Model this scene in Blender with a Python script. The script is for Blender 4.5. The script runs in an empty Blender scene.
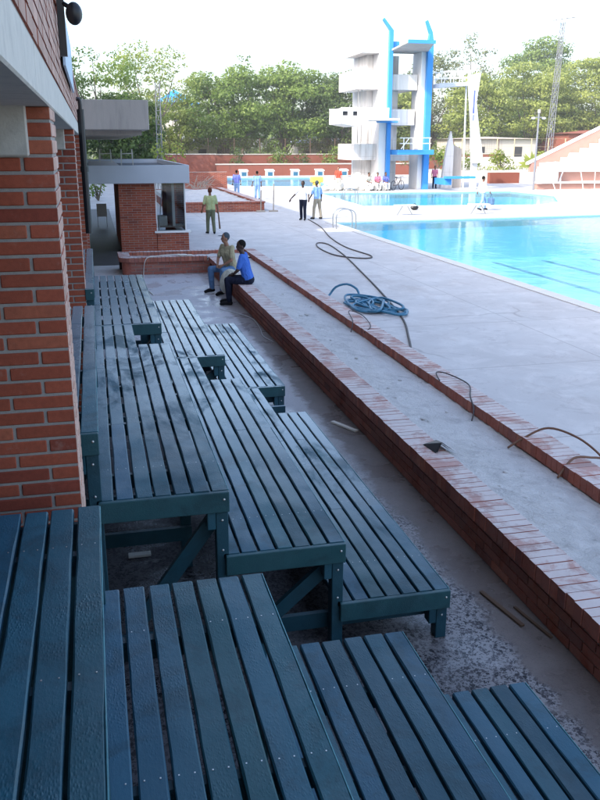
import bpy, bmesh, math, random
from mathutils import Vector, Matrix, geometry
random.seed(11)
R = math.radians
S = bpy.context.scene
COL = bpy.context.collection

# ------------------------------------------------------------------ node helpers
class NT:
    def __init__(s, name):
        s.m = bpy.data.materials.new(name); s.m.use_nodes = True
        s.t = s.m.node_tree; s.t.nodes.clear()
        s.out = s.n('ShaderNodeOutputMaterial')
        s._pos = None
    def n(s, k, **kw):
        x = s.t.nodes.new(k)
        for a, b in kw.items(): setattr(x, a, b)
        return x
    def l(s, a, b): s.t.links.new(a, b)
    def pos(s):
        if not s._pos: s._pos = s.n('ShaderNodeNewGeometry').outputs['Position']
        return s._pos
    def put(s, v, sock):
        if isinstance(v, (int, float)): sock.default_value = v
        elif isinstance(v, tuple): sock.default_value = v if len(v) == len(sock.default_value) else v + (1,)
        else: s.l(v, sock)
    def noise(s, scale, detail=4, rough=.55, vec=None, stretch=None, dist=0):
        v = vec or s.pos()
        if stretch:
            mp = s.n('ShaderNodeMapping'); s.l(v, mp.inputs[0]); mp.inputs['Scale'].default_value = stretch; v = mp.outputs[0]
        x = s.n('ShaderNodeTexNoise'); s.l(v, x.inputs['Vector'])
        x.inputs['Scale'].default_value = scale; x.inputs['Detail'].default_value = detail
        x.inputs['Roughness'].default_value = rough; x.inputs['Distortion'].default_value = dist
        return x.outputs['Fac']
    def voro(s, scale, feature='F1', out='Distance', stretch=None):
        v = s.pos()
        if stretch:
            mp = s.n('ShaderNodeMapping'); s.l(v, mp.inputs[0]); mp.inputs['Scale'].default_value = stretch; v = mp.outputs[0]
        x = s.n('ShaderNodeTexVoronoi', feature=feature); s.l(v, x.inputs['Vector']); x.inputs['Scale'].default_value = scale
        return x.outputs[out]
    def ramp(s, f, a, b, ca=0., cb=1.):
        x = s.n('ShaderNodeMapRange'); s.put(f, x.inputs[0])
        for i, v in enumerate((a, b, ca, cb)): x.inputs[i+1].default_value = v
        return x.outputs[0]
    def mix(s, f, a, b, mode='MIX'):
        x = s.n('ShaderNodeMix', data_type='RGBA', blend_type=mode); s.put(f, x.inputs[0]); s.put(a, x.inputs[6]); s.put(b, x.inputs[7])
        return x.outputs[2]
    def math(s, op, a, b=0.):
        x = s.n('ShaderNodeMath', operation=op); s.put(a, x.inputs[0]); s.put(b, x.inputs[1]); return x.outputs[0]
    def attr(s, name='Col'):
        return s.n('ShaderNodeAttribute', attribute_name=name).outputs['Color']
    def bump(s, h, strength=.3, dist=.01, normal=None):
        x = s.n('ShaderNodeBump'); s.l(h, x.inputs['Height']); x.inputs['Strength'].default_value = strength; x.inputs['Distance'].default_value = dist
        if normal: s.l(normal, x.inputs['Normal'])
        return x.outputs[0]
    def done(s, color, rough=.8, normal=None, metal=0., spec=.5, trans=None):
        b = s.n('ShaderNodeBsdfPrincipled')
        s.put(color, b.inputs['Base Color']); s.put(rough, b.inputs['Roughness']); s.put(metal, b.inputs['Metallic'])
        s.put(spec, b.inputs['Specular IOR Level'])
        if normal: s.l(normal, b.inputs['Normal'])
        if trans:
            t = s.n('ShaderNodeBsdfTranslucent'); s.put(trans, t.inputs[0]); m = s.n('ShaderNodeMixShader'); m.inputs[0].default_value = .42
            s.l(b.outputs[0], m.inputs[1]); s.l(t.outputs[0], m.inputs[2]); s.l(m.outputs[0], s.out.inputs[0])
        else: s.l(b.outputs[0], s.out.inputs[0])
        return s.m

M = {}
def plain(name, c, rough=.6, var=.12, scale=9, metal=0., spec=.5, bump=0.):
    t = NT(name); f = t.noise(scale, 5)
    col = t.mix(f, tuple(x*(1-var) for x in c), tuple(min(1, x*(1+var)) for x in c))
    nm = t.bump(t.noise(scale*6, 4), bump, .005) if bump else None
    M[name] = t.done(col, rough, nm, metal, spec); return M[name]

def mk_materials():
    plain('terracotta_pink', (.42, .24, .20), .9, .12, 2)
    # brick: per-brick tint from the colour attribute
    for nm, dust in (('brick', 0.0), ('brick_cap', .9), ('brick_old', .12)):
        t = NT(nm); a = t.attr()
        c = t.mix(1., a, t.mix(t.noise(45, 5), (.62, .62, .62), (1.2, 1.15, 1.1)), 'MULTIPLY')
        c = t.mix(t.ramp(t.noise(2.2, 5), .45, .75, 0, .35), c, (.09, .04, .035)); c = t.mix(t.ramp(t.noise(11, 7, .7), .58, .72, 0, .3), c, (.42, .30, .25))
        if dust:
            gn = t.n('ShaderNodeNewGeometry'); sn = t.n('ShaderNodeSeparateXYZ'); t.l(gn.outputs['Normal'], sn.inputs[0])
            up = t.ramp(sn.outputs[2], .3, .8, .12, 1) if nm == 'brick_cap' else 1.
            d = t.math('MULTIPLY', t.ramp(t.noise(2.6, 9, .72, dist=.4), .34, .52), dust)
            d = t.math('MAXIMUM', d, .42 if nm == 'brick_cap' else 0.)
            c = t.mix(t.math('MULTIPLY', d, up), c, t.mix(t.noise(5, 6, .7), (.54, .48, .46), (.78, .74, .73)))
        M[nm] = t.done(c, .85, t.bump(t.noise(160, 4), .35, .003), spec=.3)
    plain('mortar', (.34, .32, .30), .95, .25, 30, bump=.5); plain('dark_mortar', (.10, .06, .055), .95, .25, 30)
    t = NT('concrete_beam'); c = t.mix(t.noise(3, 7, .65), (.46, .45, .41), (.72, .69, .62)); c = t.mix(t.ramp(t.noise(14, 5), .5, .8, 0, .35), c, (.2, .2, .19))
    M['concrete_beam'] = t.done(c, .85, t.bump(t.noise(60, 6), .4, .004))
    t = NT('concrete_dark'); c = t.mix(t.noise(1.2, 8, .7, stretch=(1, 1, .25)), (.32, .285, .265), (.55, .50, .46)); c = t.mix(t.ramp(t.noise(9, 5, .6, stretch=(1, 1, .1)), .5, .75, 0, .35), c, (.18, .17, .16))
    M['concrete_dark'] = t.done(c, .9, t.bump(t.noise(20, 6), .4, .01))
    # deck concrete: broad stains, faint panel joints
    t = NT('deck_concrete'); p = t.pos()
    c = t.mix(t.noise(.35, 8, .62), (.40, .395, .40), (.60, .59, .585))
    c = t.mix(t.ramp(t.noise(1.6, 8, .7, dist=.6), .48, .72, 0, .5), c, (.72, .70, .69))
    c = t.mix(t.ramp(t.noise(.8, 6, .7, stretch=(1, .35, 1)), .56, .70, 0, .45), c, (.34, .29, .27))
    c = t.mix(t.ramp(t.noise(2.7, 9, .75, dist=1.2), .56, .62, 0, .3), c, (.30, .28, .28))
    c = t.mix(t.ramp(t.noise(38, 3), .62, .7, 0, .25), c, (.25, .24, .24))
    sx = t.n('ShaderNodeSeparateXYZ'); t.l(p, sx.inputs[0])
    def joint(ch, per, w):
        f = t.math('FRACT', t.math('ADD', t.math('DIVIDE', ch, per), .37)); return t.math('LESS_THAN', f, w/per)
    wob = t.math('MULTIPLY', t.noise(5, 2), .02)
    j = t.math('MAXIMUM', joint(t.math('ADD', sx.outputs[0], wob), 2.9, .018), joint(t.math('ADD', sx.outputs[1], wob), 3.1, .018))
    c = t.mix(t.math('MULTIPLY', j, .6), c, (.2, .18, .18))
    ck = t.n('ShaderNodeTexVoronoi', feature='DISTANCE_TO_EDGE'); nz = t.n('ShaderNodeTexNoise'); t.l(p, nz.inputs['Vector']); nz.inputs['Scale'].default_value = 1.1; nz.inputs['Detail'].default_value = 8; mm = t.n('ShaderNodeMix', data_type='VECTOR'); mm.inputs[0].default_value = .28; t.l(p, mm.inputs[4]); t.l(nz.outputs['Color'], mm.inputs[5]); t.l(mm.outputs[1], ck.inputs['Vector']); ck.inputs['Scale'].default_value = .33
    c = t.mix(t.math('MULTIPLY', t.ramp(ck.outputs['Distance'], .0, .007, 1, 0), t.math('MULTIPLY', t.ramp(t.noise(.5, 3), .50, .60), .55)), c, (.24, .22, .22))
    M['deck_concrete'] = t.done(c, t.ramp(t.noise(1.1, 5), .35, .7, .5, .9), t.bump(t.noise(70, 5), .25, .004), spec=.4)
    # walkway near the benches: exposed aggregate up close, worn smooth and pale farther away
    t = NT('aggregate_floor'); p = t.pos(); sx = t.n('ShaderNodeSeparateXYZ'); t.l(p, sx.inputs[0])
    base = t.mix(t.noise(2.5, 7, .65), (.20, .20, .205), (.40, .40, .42))
    def dv(scale, st):
        nz = t.n('ShaderNodeTexNoise'); t.l(p, nz.inputs['Vector']); nz.inputs['Scale'].default_value = scale*.9
        mm = t.n('ShaderNodeMix', data_type='VECTOR'); mm.inputs[0].default_value = .035; t.l(p, mm.inputs[4]); t.l(nz.outputs['Color'], mm.inputs[5])
        mp = t.n('ShaderNodeMapping'); t.l(mm.outputs[1], mp.inputs[0]); mp.inputs['Scale'].default_value = st; mp.inputs['Rotation'].default_value = (0, 0, .5)
        a = t.n('ShaderNodeTexVoronoi', feature='DISTANCE_TO_EDGE'); t.l(mp.outputs[0], a.inputs['Vector']); a.inputs['Scale'].default_value = scale
        b = t.n('ShaderNodeTexVoronoi', feature='F1'); t.l(mp.outputs[0], b.inputs['Vector']); b.inputs['Scale'].default_value = scale
        sp = t.n('ShaderNodeSeparateColor'); t.l(b.outputs['Color'], sp.inputs[0]); return a.outputs['Distance'], sp
    vo, sep = dv(42, (1, .7, 1)); vo2, sep2 = dv(76, (.8, 1.1, 1))
    st1 = t.math('MULTIPLY', t.ramp(vo, .05, .10), t.math('GREATER_THAN', sep.outputs[0], .60))
    st2 = t.math('MULTIPLY', t.ramp(vo2, .05, .10), t.math('GREATER_THAN', sep2.outputs[0], .62))
    stone = t.math('MAXIMUM', st1, st2)
    vcol = t.mix(sep.outputs[1], (.010, .011, .018), (.09, .085, .10))
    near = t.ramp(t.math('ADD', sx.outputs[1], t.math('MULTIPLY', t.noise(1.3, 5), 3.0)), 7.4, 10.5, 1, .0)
    patch = t.ramp(t.noise(3.1, 6, .6), .30, .46)
    c = t.mix(t.math('MULTIPLY', t.math('MULTIPLY', stone, near), patch), base, vcol)
    c = t.mix(1., c, t.mix(t.ramp(t.math('ADD', sx.outputs[0], t.math('MULTIPLY', t.noise(2, 5), .5)), 1.9, 2.6), (.30, .30, .32), (1, 1, 1)), 'MULTIPLY')  # shade under the benches painted as a darker floor colour
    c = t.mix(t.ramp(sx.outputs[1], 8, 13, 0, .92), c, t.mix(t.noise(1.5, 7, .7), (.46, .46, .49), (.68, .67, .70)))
    c = t.mix(t.ramp(t.noise(4.5, 7, .7, dist=1), .60, .72, 0, .55), c, (.42, .42, .44))
    wet = t.ramp(t.noise(1.4, 5, .6), .46, .56, .65, .22)
    ch = t.ramp(t.math('ADD', sx.outputs[0], t.math('MULTIPLY', t.math('SUBTRACT', t.noise(3.0, 8, .7), .5), .5)), 2.47, 2.55)
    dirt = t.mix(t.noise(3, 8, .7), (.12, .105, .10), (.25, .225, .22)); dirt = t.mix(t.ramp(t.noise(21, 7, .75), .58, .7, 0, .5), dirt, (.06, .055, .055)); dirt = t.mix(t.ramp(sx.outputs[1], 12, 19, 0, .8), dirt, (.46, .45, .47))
    c = t.mix(ch, c, dirt)
    nb = t.bump(t.noise(50, 6, .7), .4, .006)
    c = t.mix(t.ramp(t.noise(90, 4, .7), .55, .68, 0, .45), c, (.03, .03, .035))
    M['aggregate_floor'] = t.done(c, wet, nb, spec=.5)
    t = NT('dirt_channel'); sx = t.n('ShaderNodeSeparateXYZ'); t.l(t.pos(), sx.inputs[0]); c = t.mix(t.noise(3, 8, .7), (.10, .085, .085), (.23, .20, .195)); c = t.mix(t.ramp(t.noise(18, 5), .6, .7, 0, .4), c, (.3, .29, .3))
    c = t.mix(t.ramp(sx.outputs[1], 12, 19, 0, .7), c, (.42, .41, .43)); M['dirt_channel'] = t.done(c, t.ramp(t.noise(1.6, 5), .4, .6, .35, .85), t.bump(t.noise(35, 6), .5, .01))
    # grouted rubble fill inside the planters
    t = NT('planter_fill'); c = t.mix(t.noise(1.8, 9, .7), (.50, .49, .485), (.72, .71, .71)); c = t.mix(t.ramp(t.noise(13, 7, .7), .58, .70, 0, .6), c, (.76, .75, .76)); c = t.mix(t.ramp(t.noise(9, 6, .7), .60, .72, 0, .6), c, (.2, .18, .16))
    c = t.mix(t.ramp(t.noise(2.4, 8, .7, dist=.8), .52, .66, 0, .5), c, (.34, .33, .34))
    h = t.math('ADD', t.noise(7, 9, .7, dist=.6), t.math('MULTIPLY', t.noise(45, 5), .3))
    M['planter_fill'] = t.done(c, .85, t.bump(h, 1., .06))
    # bench paint: teal, weathered, wet with standing water, its sky reflection part gloss, part painted
    t = NT('bench_paint'); p = t.pos(); sx = t.n('ShaderNodeSeparateXYZ'); t.l(p, sx.inputs[0])
    a = t.attr()
    c = t.mix(t.noise(7, 7, .7, stretch=(1, .25, 1)), (.010, .056, .086), (.022, .102, .142))
    c = t.mix(1., c, a, 'MULTIPLY')
    c = t.mix(t.ramp(t.noise(3.3, 7, .7, dist=.8), .50, .62, 0, .45), c, (.008, .034, .046))
    c = t.mix(t.ramp(t.noise(24, 6, .75), .62, .74, 0, .3), c, (.05, .12, .15))
    film = t.ramp(t.noise(5, 8, .7, stretch=(1, .35, 1)), .54, .64, 0, .22)
    c = t.mix(film, c, (.045, .105, .14))
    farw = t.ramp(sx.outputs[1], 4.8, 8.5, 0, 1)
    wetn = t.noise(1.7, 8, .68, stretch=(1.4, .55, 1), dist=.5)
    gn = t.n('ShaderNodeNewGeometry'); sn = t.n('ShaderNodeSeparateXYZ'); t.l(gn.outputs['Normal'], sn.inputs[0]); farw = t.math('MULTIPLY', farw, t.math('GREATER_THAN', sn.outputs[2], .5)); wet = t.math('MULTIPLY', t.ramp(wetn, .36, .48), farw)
    c = t.mix(t.math('MULTIPLY', wet, .6), c, (.42, .52, .57))  # pale sky sheen put into the colour of the wet patches
    wet2 = t.ramp(t.noise(2.2, 6, .6), .38, .62)
    rough = t.mix(wet, t.mix(wet2, (.62,)*3, (.36,)*3), (.12,)*3)
    drops = t.ramp(t.voro(120, 'F1', 'Distance', stretch=(1, .45, 1)), .0, .55, 1, 0)
    hh = t.math('ADD', t.math('MULTIPLY', drops, t.ramp(t.noise(2.4, 6, .7), .42, .66)), t.noise(60, 6, .7, stretch=(1, .5, 1)))
    M['bench_paint'] = t.done(c, rough, t.bump(hh, .42, .003), spec=.4)
    plain('bolt_metal', (.6, .62, .62), .3, .1, metal=.7)
    # water: clear tinted surface with real reflections
    t = NT('pool_water'); 
    nb = t.bump(t.math('ADD', t.noise(1.3, 3, .5, dist=.4), t.math('MULTIPLY', t.noise(6, 3), .3)), .22, .06)
    tr = t.n('ShaderNodeBsdfTransparent'); tr.inputs[0].default_value = (.72, .94, 1.0, 1)
    gl = t.n('ShaderNodeBsdfGlossy'); gl.inputs['Roughness'].default_value = .04; gl.inputs[0].default_value = (1, 1, 1, 1); t.l(nb, gl.inputs['Normal'])
    fr = t.n('ShaderNodeFresnel'); fr.inputs[0].default_value = 1.33; t.l(nb, fr.inputs['Normal'])
    mx = t.n('ShaderNodeMixShader'); t.l(t.math('MULTIPLY', fr.outputs[0], .62), mx.inputs[0]); t.l(tr.outputs[0], mx.inputs[1]); t.l(gl.outputs[0], mx.inputs[2]); t.l(mx.outputs[0], t.out.inputs[0])
    M['pool_water'] = t.m
    t = NT('pool_tile'); c = t.mix(t.noise(.5, 5), (.25, .70, .86), (.36, .80, .93))
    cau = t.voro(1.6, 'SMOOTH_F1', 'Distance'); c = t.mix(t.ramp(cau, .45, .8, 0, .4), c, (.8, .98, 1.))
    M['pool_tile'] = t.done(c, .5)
    plain('lane_tile', (.05, .30, .45), .5, .15)
    plain('pool_trim', (.30, .52, .60), .4, .2)
    plain('coping', (.62, .61, .60), .7, .14, 3, bump=.3)
    t = NT('white_concrete'); sz = t.n('ShaderNodeSeparateXYZ'); t.l(t.pos(), sz.inputs[0]); c = t.mix(t.noise(1.1, 7, .65, stretch=(1, 1, .2)), (.60, .58, .57), (.74, .73, .72)); c = t.mix(t.ramp(t.noise(4, 6, .6, stretch=(1, 1, .08)), .50, .70, 0, .6), c, (.36, .33, .31))
    c = t.mix(t.math('MULTIPLY', t.math('LESS_THAN', t.math('FRACT', t.math('DIVIDE', sz.outputs[2], 1.18)), .025), .35), c, (.3, .28, .27)); c = t.mix(t.ramp(t.noise(2.3, 6, .6, stretch=(1, 1, .06)), .62, .74, 0, .45), c, (.36, .22, .13))
    M['white_concrete'] = t.done(c, .8, t.bump(t.noise(15, 5), .3, .01))
    plain('white_paint', (.78, .78, .78), .5, .06, 2)
    t = NT('blue_paint'); c = t.mix(t.noise(.9, 6, .6), (.035, .23, .62), (.07, .33, .74)); M['blue_paint'] = t.done(c, .45, spec=.4)
    t = NT('terracotta'); c = t.mix(t.noise(.35, 7, .65), (.20, .062, .042), (.30, .10, .068)); c = t.mix(t.ramp(t.noise(2.5, 5, stretch=(1, 1, .2)), .6, .75, 0, .4), c, (.13, .05, .04))
    M['terracotta'] = t.done(c, .9)
    plain('fascia_paint', (.46, .50, .56), .6, .1, 1.5)
    plain('roof_felt', (.045, .047, .055), .8, .3, 2)
    plain('black_metal', (.012, .012, .016), .4, .2)
    plain('grey_metal', (.42, .43, .44), .35, .1, metal=.8)
    plain('lamp_grey', (.20, .21, .24), .5, .1)
    plain('pale_metal', (.62, .64, .66), .5, .1, metal=.2)
    plain('dark_floor', (.07, .07, .075), .5, .3, 2)
    plain('interior_wall', (.19, .17, .15), .9, .2, 1)
    plain('plaster', (.55, .52, .47), .9, .1, 1)
    plain('pale_blue_panel', (.45, .6, .75), .5, .1, 2)
    plain('tarp_blue', (.02, .3, .85), .6, .25, 1)
    plain('tan_paint', (.5, .42, .25), .7)
    plain('yellow_paint', (.75, .6, .12), .6, .15, 2)
    plain('red_plastic', (.5, .06, .05), .4, .1)
    plain('rust', (.12, .075, .05), .8, .3, 4)
    plain('hose_blue', (.03, .15, .26), .42, .25, 20)
    plain('hose_dark', (.06, .05, .05), .6, .2)
    plain('hose_brown', (.16, .08, .05), .6, .2)
    plain('wood_grey', (.35, .31, .27), .8, .2, 20)
    plain('sack_white', (.68, .67, .62), .9, .15, 5, bump=.5)
    t = NT('ground_earth'); c = t.mix(t.noise(.08, 8, .7), (.20, .19, .13), (.10, .14, .05)); M['ground_earth'] = t.done(c, 1)
    t = NT('lawn'); c = t.mix(t.noise(.6, 8, .7), (.10, .14, .045), (.25, .24, .11)); M['lawn'] = t.done(c, 1, t.bump(t.noise(8, 5), .6, .08))
    # glass
    t = NT('glass'); tr = t.n('ShaderNodeBsdfTransparent'); tr.inputs[0].default_value = (.80, .84, .86, 1); gl = t.n('ShaderNodeBsdfGlossy'); gl.inputs['Roughness'].default_value = .03
    fr = t.n('ShaderNodeFresnel'); fr.inputs[0].default_value = 1.5; mx = t.n('ShaderNodeMixShader'); t.l(fr.outputs[0], mx.inputs[0]); t.l(tr.outputs[0], mx.inputs[1]); t.l(gl.outputs[0], mx.inputs[2]); t.l(mx.outputs[0], t.out.inputs[0]); M['glass'] = t.m
    # foliage: per-leaf tint
    for nm, a, b, tr in (('leaf_green', (.06, .12, .025), (.22, .30, .07), (.30, .45, .07)), ('leaf_light', (.15, .21, .05), (.34, .38, .10), (.44, .55, .12)),
                         ('leaf_dark', (.05, .09, .03), (.14, .20, .06), (.16, .27, .06)), ('leaf_pale', (.11, .14, .06), (.22, .24, .11), (.25, .3, .12))):
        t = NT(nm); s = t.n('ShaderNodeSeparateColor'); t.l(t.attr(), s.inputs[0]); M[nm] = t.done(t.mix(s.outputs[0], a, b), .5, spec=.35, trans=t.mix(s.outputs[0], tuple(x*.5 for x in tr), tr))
    plain('bark', (.16, .13, .11), .95, .3, 3, bump=.6)
    for nm, c in (('skin_brown', (.16, .075, .045)), ('skin_tan', (.30, .155, .10)), ('skin_dark', (.055, .028, .02))): plain(nm, c, .55, .08, 30)
    for nm, c in (('cloth_beige', (.42, .38, .25)), ('cloth_blue', (.06, .17, .60)), ('cloth_jeans', (.10, .19, .34)), ('cloth_navy', (.012, .016, .035)), ('cloth_khaki', (.36, .32, .25)),
                  ('cloth_olive', (.13, .15, .10)), ('cloth_sage', (.36, .42, .22)), ('cloth_sky', (.25, .42, .70)), ('cloth_violet', (.16, .20, .55)), ('cloth_white', (.72, .74, .78)),
                  ('cloth_red', (.65, .09, .06)), ('cloth_cream', (.55, .55, .47)), ('hair_black', (.01, .009, .009)), ('cap_grey', (.06, .08, .10)), ('shoe_black', (.012, .012, .014)), ('cloth_pink', (.6, .2, .3)), ('hair_brown', (.10, .035, .02)), ('eye_white', (.6, .6, .6))):
        t = NT(nm); c2 = t.mix(t.noise(9, 5), tuple(x*.78 for x in c), tuple(min(1, x*1.2) for x in c)); M[nm] = t.done(c2, .85, t.bump(t.noise(11, 3, .5, stretch=(1, 1, .5), dist=1.5), .9, .05) if nm.startswith('cloth') else None, spec=.2)
mk_materials()

# ------------------------------------------------------------------ object helpers
OFF = {}
def tag(o, label=None, cat=None, group=None, kind=None):
    if label: o['label'] = label
    if cat: o['category'] = cat
    if group: o['group'] = group
    if kind: o['kind'] = kind
    return o
def empty(name, loc, label, cat, group=None):
    o = bpy.data.objects.new(name, None); COL.objects.link(o); o.location = loc; o.empty_display_size = .2
    OFF[o.name] = Vector(loc); return tag(o, label, cat, group)
def copy_tree(o, parent=None):
    c = o.copy(); COL.objects.link(c)
    if parent: c.parent = parent
    for ch in list(o.children): copy_tree(ch, c)
    return c

class MB:
    """collects shapes in WORLD coordinates, builds one mesh object"""
    def __init__(s): s.v = []; s.f = []; s.m = []; s.c = []
    def add(s, vs, fs, mi=0, col=(1, 1, 1)):
        n = len(s.v); s.v += [tuple(v) for v in vs]
        for f in fs: s.f.append([i+n for i in f]); s.m.append(mi); s.c.append(col)
    def box(s, x0, x1, y0, y1, z0, z1, mi=0, col=(1, 1, 1)):
        s.add([(x0,y0,z0),(x1,y0,z0),(x1,y1,z0),(x0,y1,z0),(x0,y0,z1),(x1,y0,z1),(x1,y1,z1),(x0,y1,z1)],
              [(0,3,2,1),(4,5,6,7),(0,1,5,4),(1,2,6,5),(2,3,7,6),(3,0,4,7)], mi, col)
    def bevbox(s, x0, x1, y0, y1, z0, z1, b=.004, mi=0, col=(1,1,1)):
        """box with chamfered top and long edges"""
        bm = bmesh.new(); r = bmesh.ops.create_cube(bm, size=1)
        for v in bm.verts: v.co = Vector(((x0+x1)/2+v.co.x*(x1-x0), (y0+y1)/2+v.co.y*(y1-y0), (z0+z1)/2+v.co.z*(z1-z0)))
        bmesh.ops.bevel(bm, geom=list(bm.edges), offset=b, segments=1, affect='EDGES')
        s.addbm(bm, mi, col)
    def addbm(s, bm, mi=0, col=(1,1,1)):
        bm.verts.index_update(); s.add([v.co[:] for v in bm.verts], [[v.index for v in f.verts] for f in bm.faces], mi, col); bm.free()
    def bar(s, a, b, w, h=None, mi=0, col=(1,1,1), up=(0,0,1)):
        """square bar a->b"""
        a = Vector(a); b = Vector(b); h = h or w; d = (b-a).normalized(); u = Vector(up)
        if abs(d.dot(u)) > .95: u = Vector((1,0,0))
        r = d.cross(u).normalized(); u = r.cross(d).normalized(); p = []
        for q in (a, b):
            for i, j in ((-1,-1),(1,-1),(1,1),(-1,1)): p.append(q+r*i*w/2+u*j*h/2)
        s.add(p, [(0,1,2,3),(7,6,5,4),(0,4,5,1),(1,5,6,2),(2,6,7,3),(3,7,4,0)], mi, col)
    def tube(s, pts, rad, n=8, mi=0, col=(1,1,1), caps=True):
        pts = [Vector(p) for p in pts]; base = len(s.v); rr = rad if isinstance(rad, (list, tuple)) else [rad]*len(pts)
        prev = None
        for i, p in enumerate(pts):
            d = (pts[min(i+1, len(pts)-1)]-pts[max(i-1, 0)])
            d = d.normalized() if d.length > 1e-9 else Vector((0,0,1))
            if prev is None: u = Vector((0,0,1)) if abs(d.z) < .9 else Vector((1,0,0))
            else: u = prev
            r = d.cross(u)
            if r.length < 1e-4: r = d.cross(Vector((0,1,0)))
            r.normalize(); u = r.cross(d).normalized(); prev = u
            for k in range(n):
                a = 2*math.pi*k/n; s.v.append(tuple(p+(r*math.cos(a)+u*math.sin(a))*rr[i]))
        for i in range(len(pts)-1):
            for k in range(n):
                k2 = (k+1) % n; s.f.append([base+i*n+k, base+i*n+k2, base+(i+1)*n+k2, base+(i+1)*n+k]); s.m.append(mi); s.c.append(col)
        if caps:
            s.f.append([base+k for k in range(n)][::-1]); s.m.append(mi); s.c.append(col)
            e = base+(len(pts)-1)*n; s.f.append([e+k for k in range(n)]); s.m.append(mi); s.c.append(col)
    def ell(s, c, r, n=12, mi=0, col=(1,1,1), rot=None):
        bm = bmesh.new(); bmesh.ops.create_uvsphere(bm, u_segments=n, v_segments=max(6, n*2//3), radius=1)
        for v in bm.verts:
            q = Vector((v.co.x*r[0], v.co.y*r[1], v.co.z*r[2]))
            if rot: q = rot @ q
            v.co = q+Vector(c)
        s.addbm(bm, mi, col)
    def prism(s, poly, a0, a1, axis='z', mi=0, col=(1,1,1)):
        """poly 2D extruded along axis. z: (x,y); y: (x,z); x: (y,z)"""
        def P(p, a): return (p[0], p[1], a) if axis == 'z' else ((p[0], a, p[1]) if axis == 'y' else (a, p[0], p[1]))
        n = len(poly); vs = [P(p, a0) for p in poly]+[P(p, a1) for p in poly]
        s.add(vs, [list(range(n))[::-1], list(range(n, 2*n))]+[[i, (i+1)%n, n+(i+1)%n, n+i] for i in range(n)], mi, col)
    def build(s, name, mats, parent=None, smooth=False, fix=False):
        off = Vector((0,0,0))
        if parent is not None: off = OFF[parent.name]
        me = bpy.data.meshes.new(name)
        me.from_pydata([(v[0]-off.x, v[1]-off.y, v[2]-off.z) for v in s.v], [], s.f)
        if not isinstance(mats, (list, tuple)): mats = [mats]
        for m in mats: me.materials.append(m)
        me.polygons.foreach_set('material_index', s.m)
        if any(c != (1,1,1) for c in s.c):
            at = me.color_attributes.new('Col', 'FLOAT_COLOR', 'CORNER'); buf = []
            for p, c in zip(me.polygons, s.c): buf += [c[0], c[1], c[2], 1.]*p.loop_total
            at.data.foreach_set('color', buf)
        elif any(m.name.startswith(('bench_paint', 'brick')) for m in mats):
            at = me.color_attributes.new('Col', 'FLOAT_COLOR', 'CORNER'); at.data.foreach_set('color', [1.]*4*len(me.loops))
        if smooth: me.polygons.foreach_set('use_smooth', [True]*len(me.polygons))
        me.update()
        if fix:
            bm = bmesh.new(); bm.from_mesh(me); bmesh.ops.recalc_face_normals(bm, faces=bm.faces); bm.to_mesh(me); bm.free()
        o = bpy.data.objects.new(name, me); COL.objects.link(o)
        if parent is not None: o.parent = parent; OFF[o.name] = off.copy()
        return o
    def thing(s, name, mats, label, cat, group=None, **kw):
        """top-level mesh thing, origin at its base"""
        xs = [v[0] for v in s.v]; ys = [v[1] for v in s.v]; zs = [v[2] for v in s.v]
        c = Vector(((min(xs)+max(xs))/2, (min(ys)+max(ys))/2, min(zs)))
        s.v = [(v[0]-c.x, v[1]-c.y, v[2]-c.z) for v in s.v]
        o = s.build(name, mats, None, **kw); o.location = c; OFF[o.name] = Vector((0,0,0))+c
        return tag(o, label, cat, group)

def structure(name, mb, mats, **kw): return tag(mb.build(name, mats, **kw), kind='structure')
def smooth_pts(P, n=6):
    P = [Vector(p) for p in P]; out = []
    for i in range(len(P)-1):
        p0 = P[max(i-1,0)]; p1 = P[i]; p2 = P[i+1]; p3 = P[min(i+2, len(P)-1)]
        for k in range(n):
            t = k/n; out.append(.5*((2*p1)+(p2-p0)*t+(2*p0-5*p1+4*p2-p3)*t*t+(3*p1-p0-3*p2+p3)*t**3))
    out.append(P[-1]); return out

# ------------------------------------------------------------------ camera, sky, sun
cam = bpy.data.cameras.new('camera'); co = bpy.data.objects.new('camera', cam); COL.objects.link(co); S.camera = co
cam.sensor_fit = 'VERTICAL'; cam.sensor_height = 24; cam.lens = 839.2/800*24; cam.clip_start = .02; cam.clip_end = 3000
co.location = (0, 0, 3.214); co.rotation_euler = (math.pi/2-.2953, 0, -.2354)
SUN_EL = 38; TRAVEL = (.864, .503)
w = bpy.data.worlds.new('World'); S.world = w; w.use_nodes = True; nt = w.node_tree
bg = nt.nodes['Background']; sk = nt.nodes.new('ShaderNodeTexSky'); sk.sky_type = 'NISHITA'; sk.sun_disc = False
sk.sun_elevation = R(SUN_EL); sk.sun_rotation = math.atan2(-TRAVEL[0], -TRAVEL[1]); sk.air_density = 1.0; sk.dust_density = 3.2; sk.ozone_density = 1.4; sk.altitude = 0
hs = nt.nodes.new('ShaderNodeHueSaturation'); hs.inputs['Saturation'].default_value = .93; nt.links.new(sk.outputs[0], hs.inputs['Color']); nt.links.new(hs.outputs[0], bg.inputs[0]); bg.inputs[1].default_value = .52
sl = bpy.data.lights.new('sun', 'SUN'); sl.energy = 5.0; sl.angle = R(.55); sl.color = (1, .93, .82); so = bpy.data.objects.new('sun', sl); COL.objects.link(so)
ce = math.cos(R(SUN_EL)); so.rotation_euler = Vector((TRAVEL[0]*ce, TRAVEL[1]*ce, -math.sin(R(SUN_EL)))).to_track_quat('-Z', 'Y').to_euler(); so.location = (-30, -40, 40)
S.view_settings.view_transform = 'Standard'; S.view_settings.look = 'None'; S.view_settings.exposure = 0; S.view_settings.gamma = 1
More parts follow.
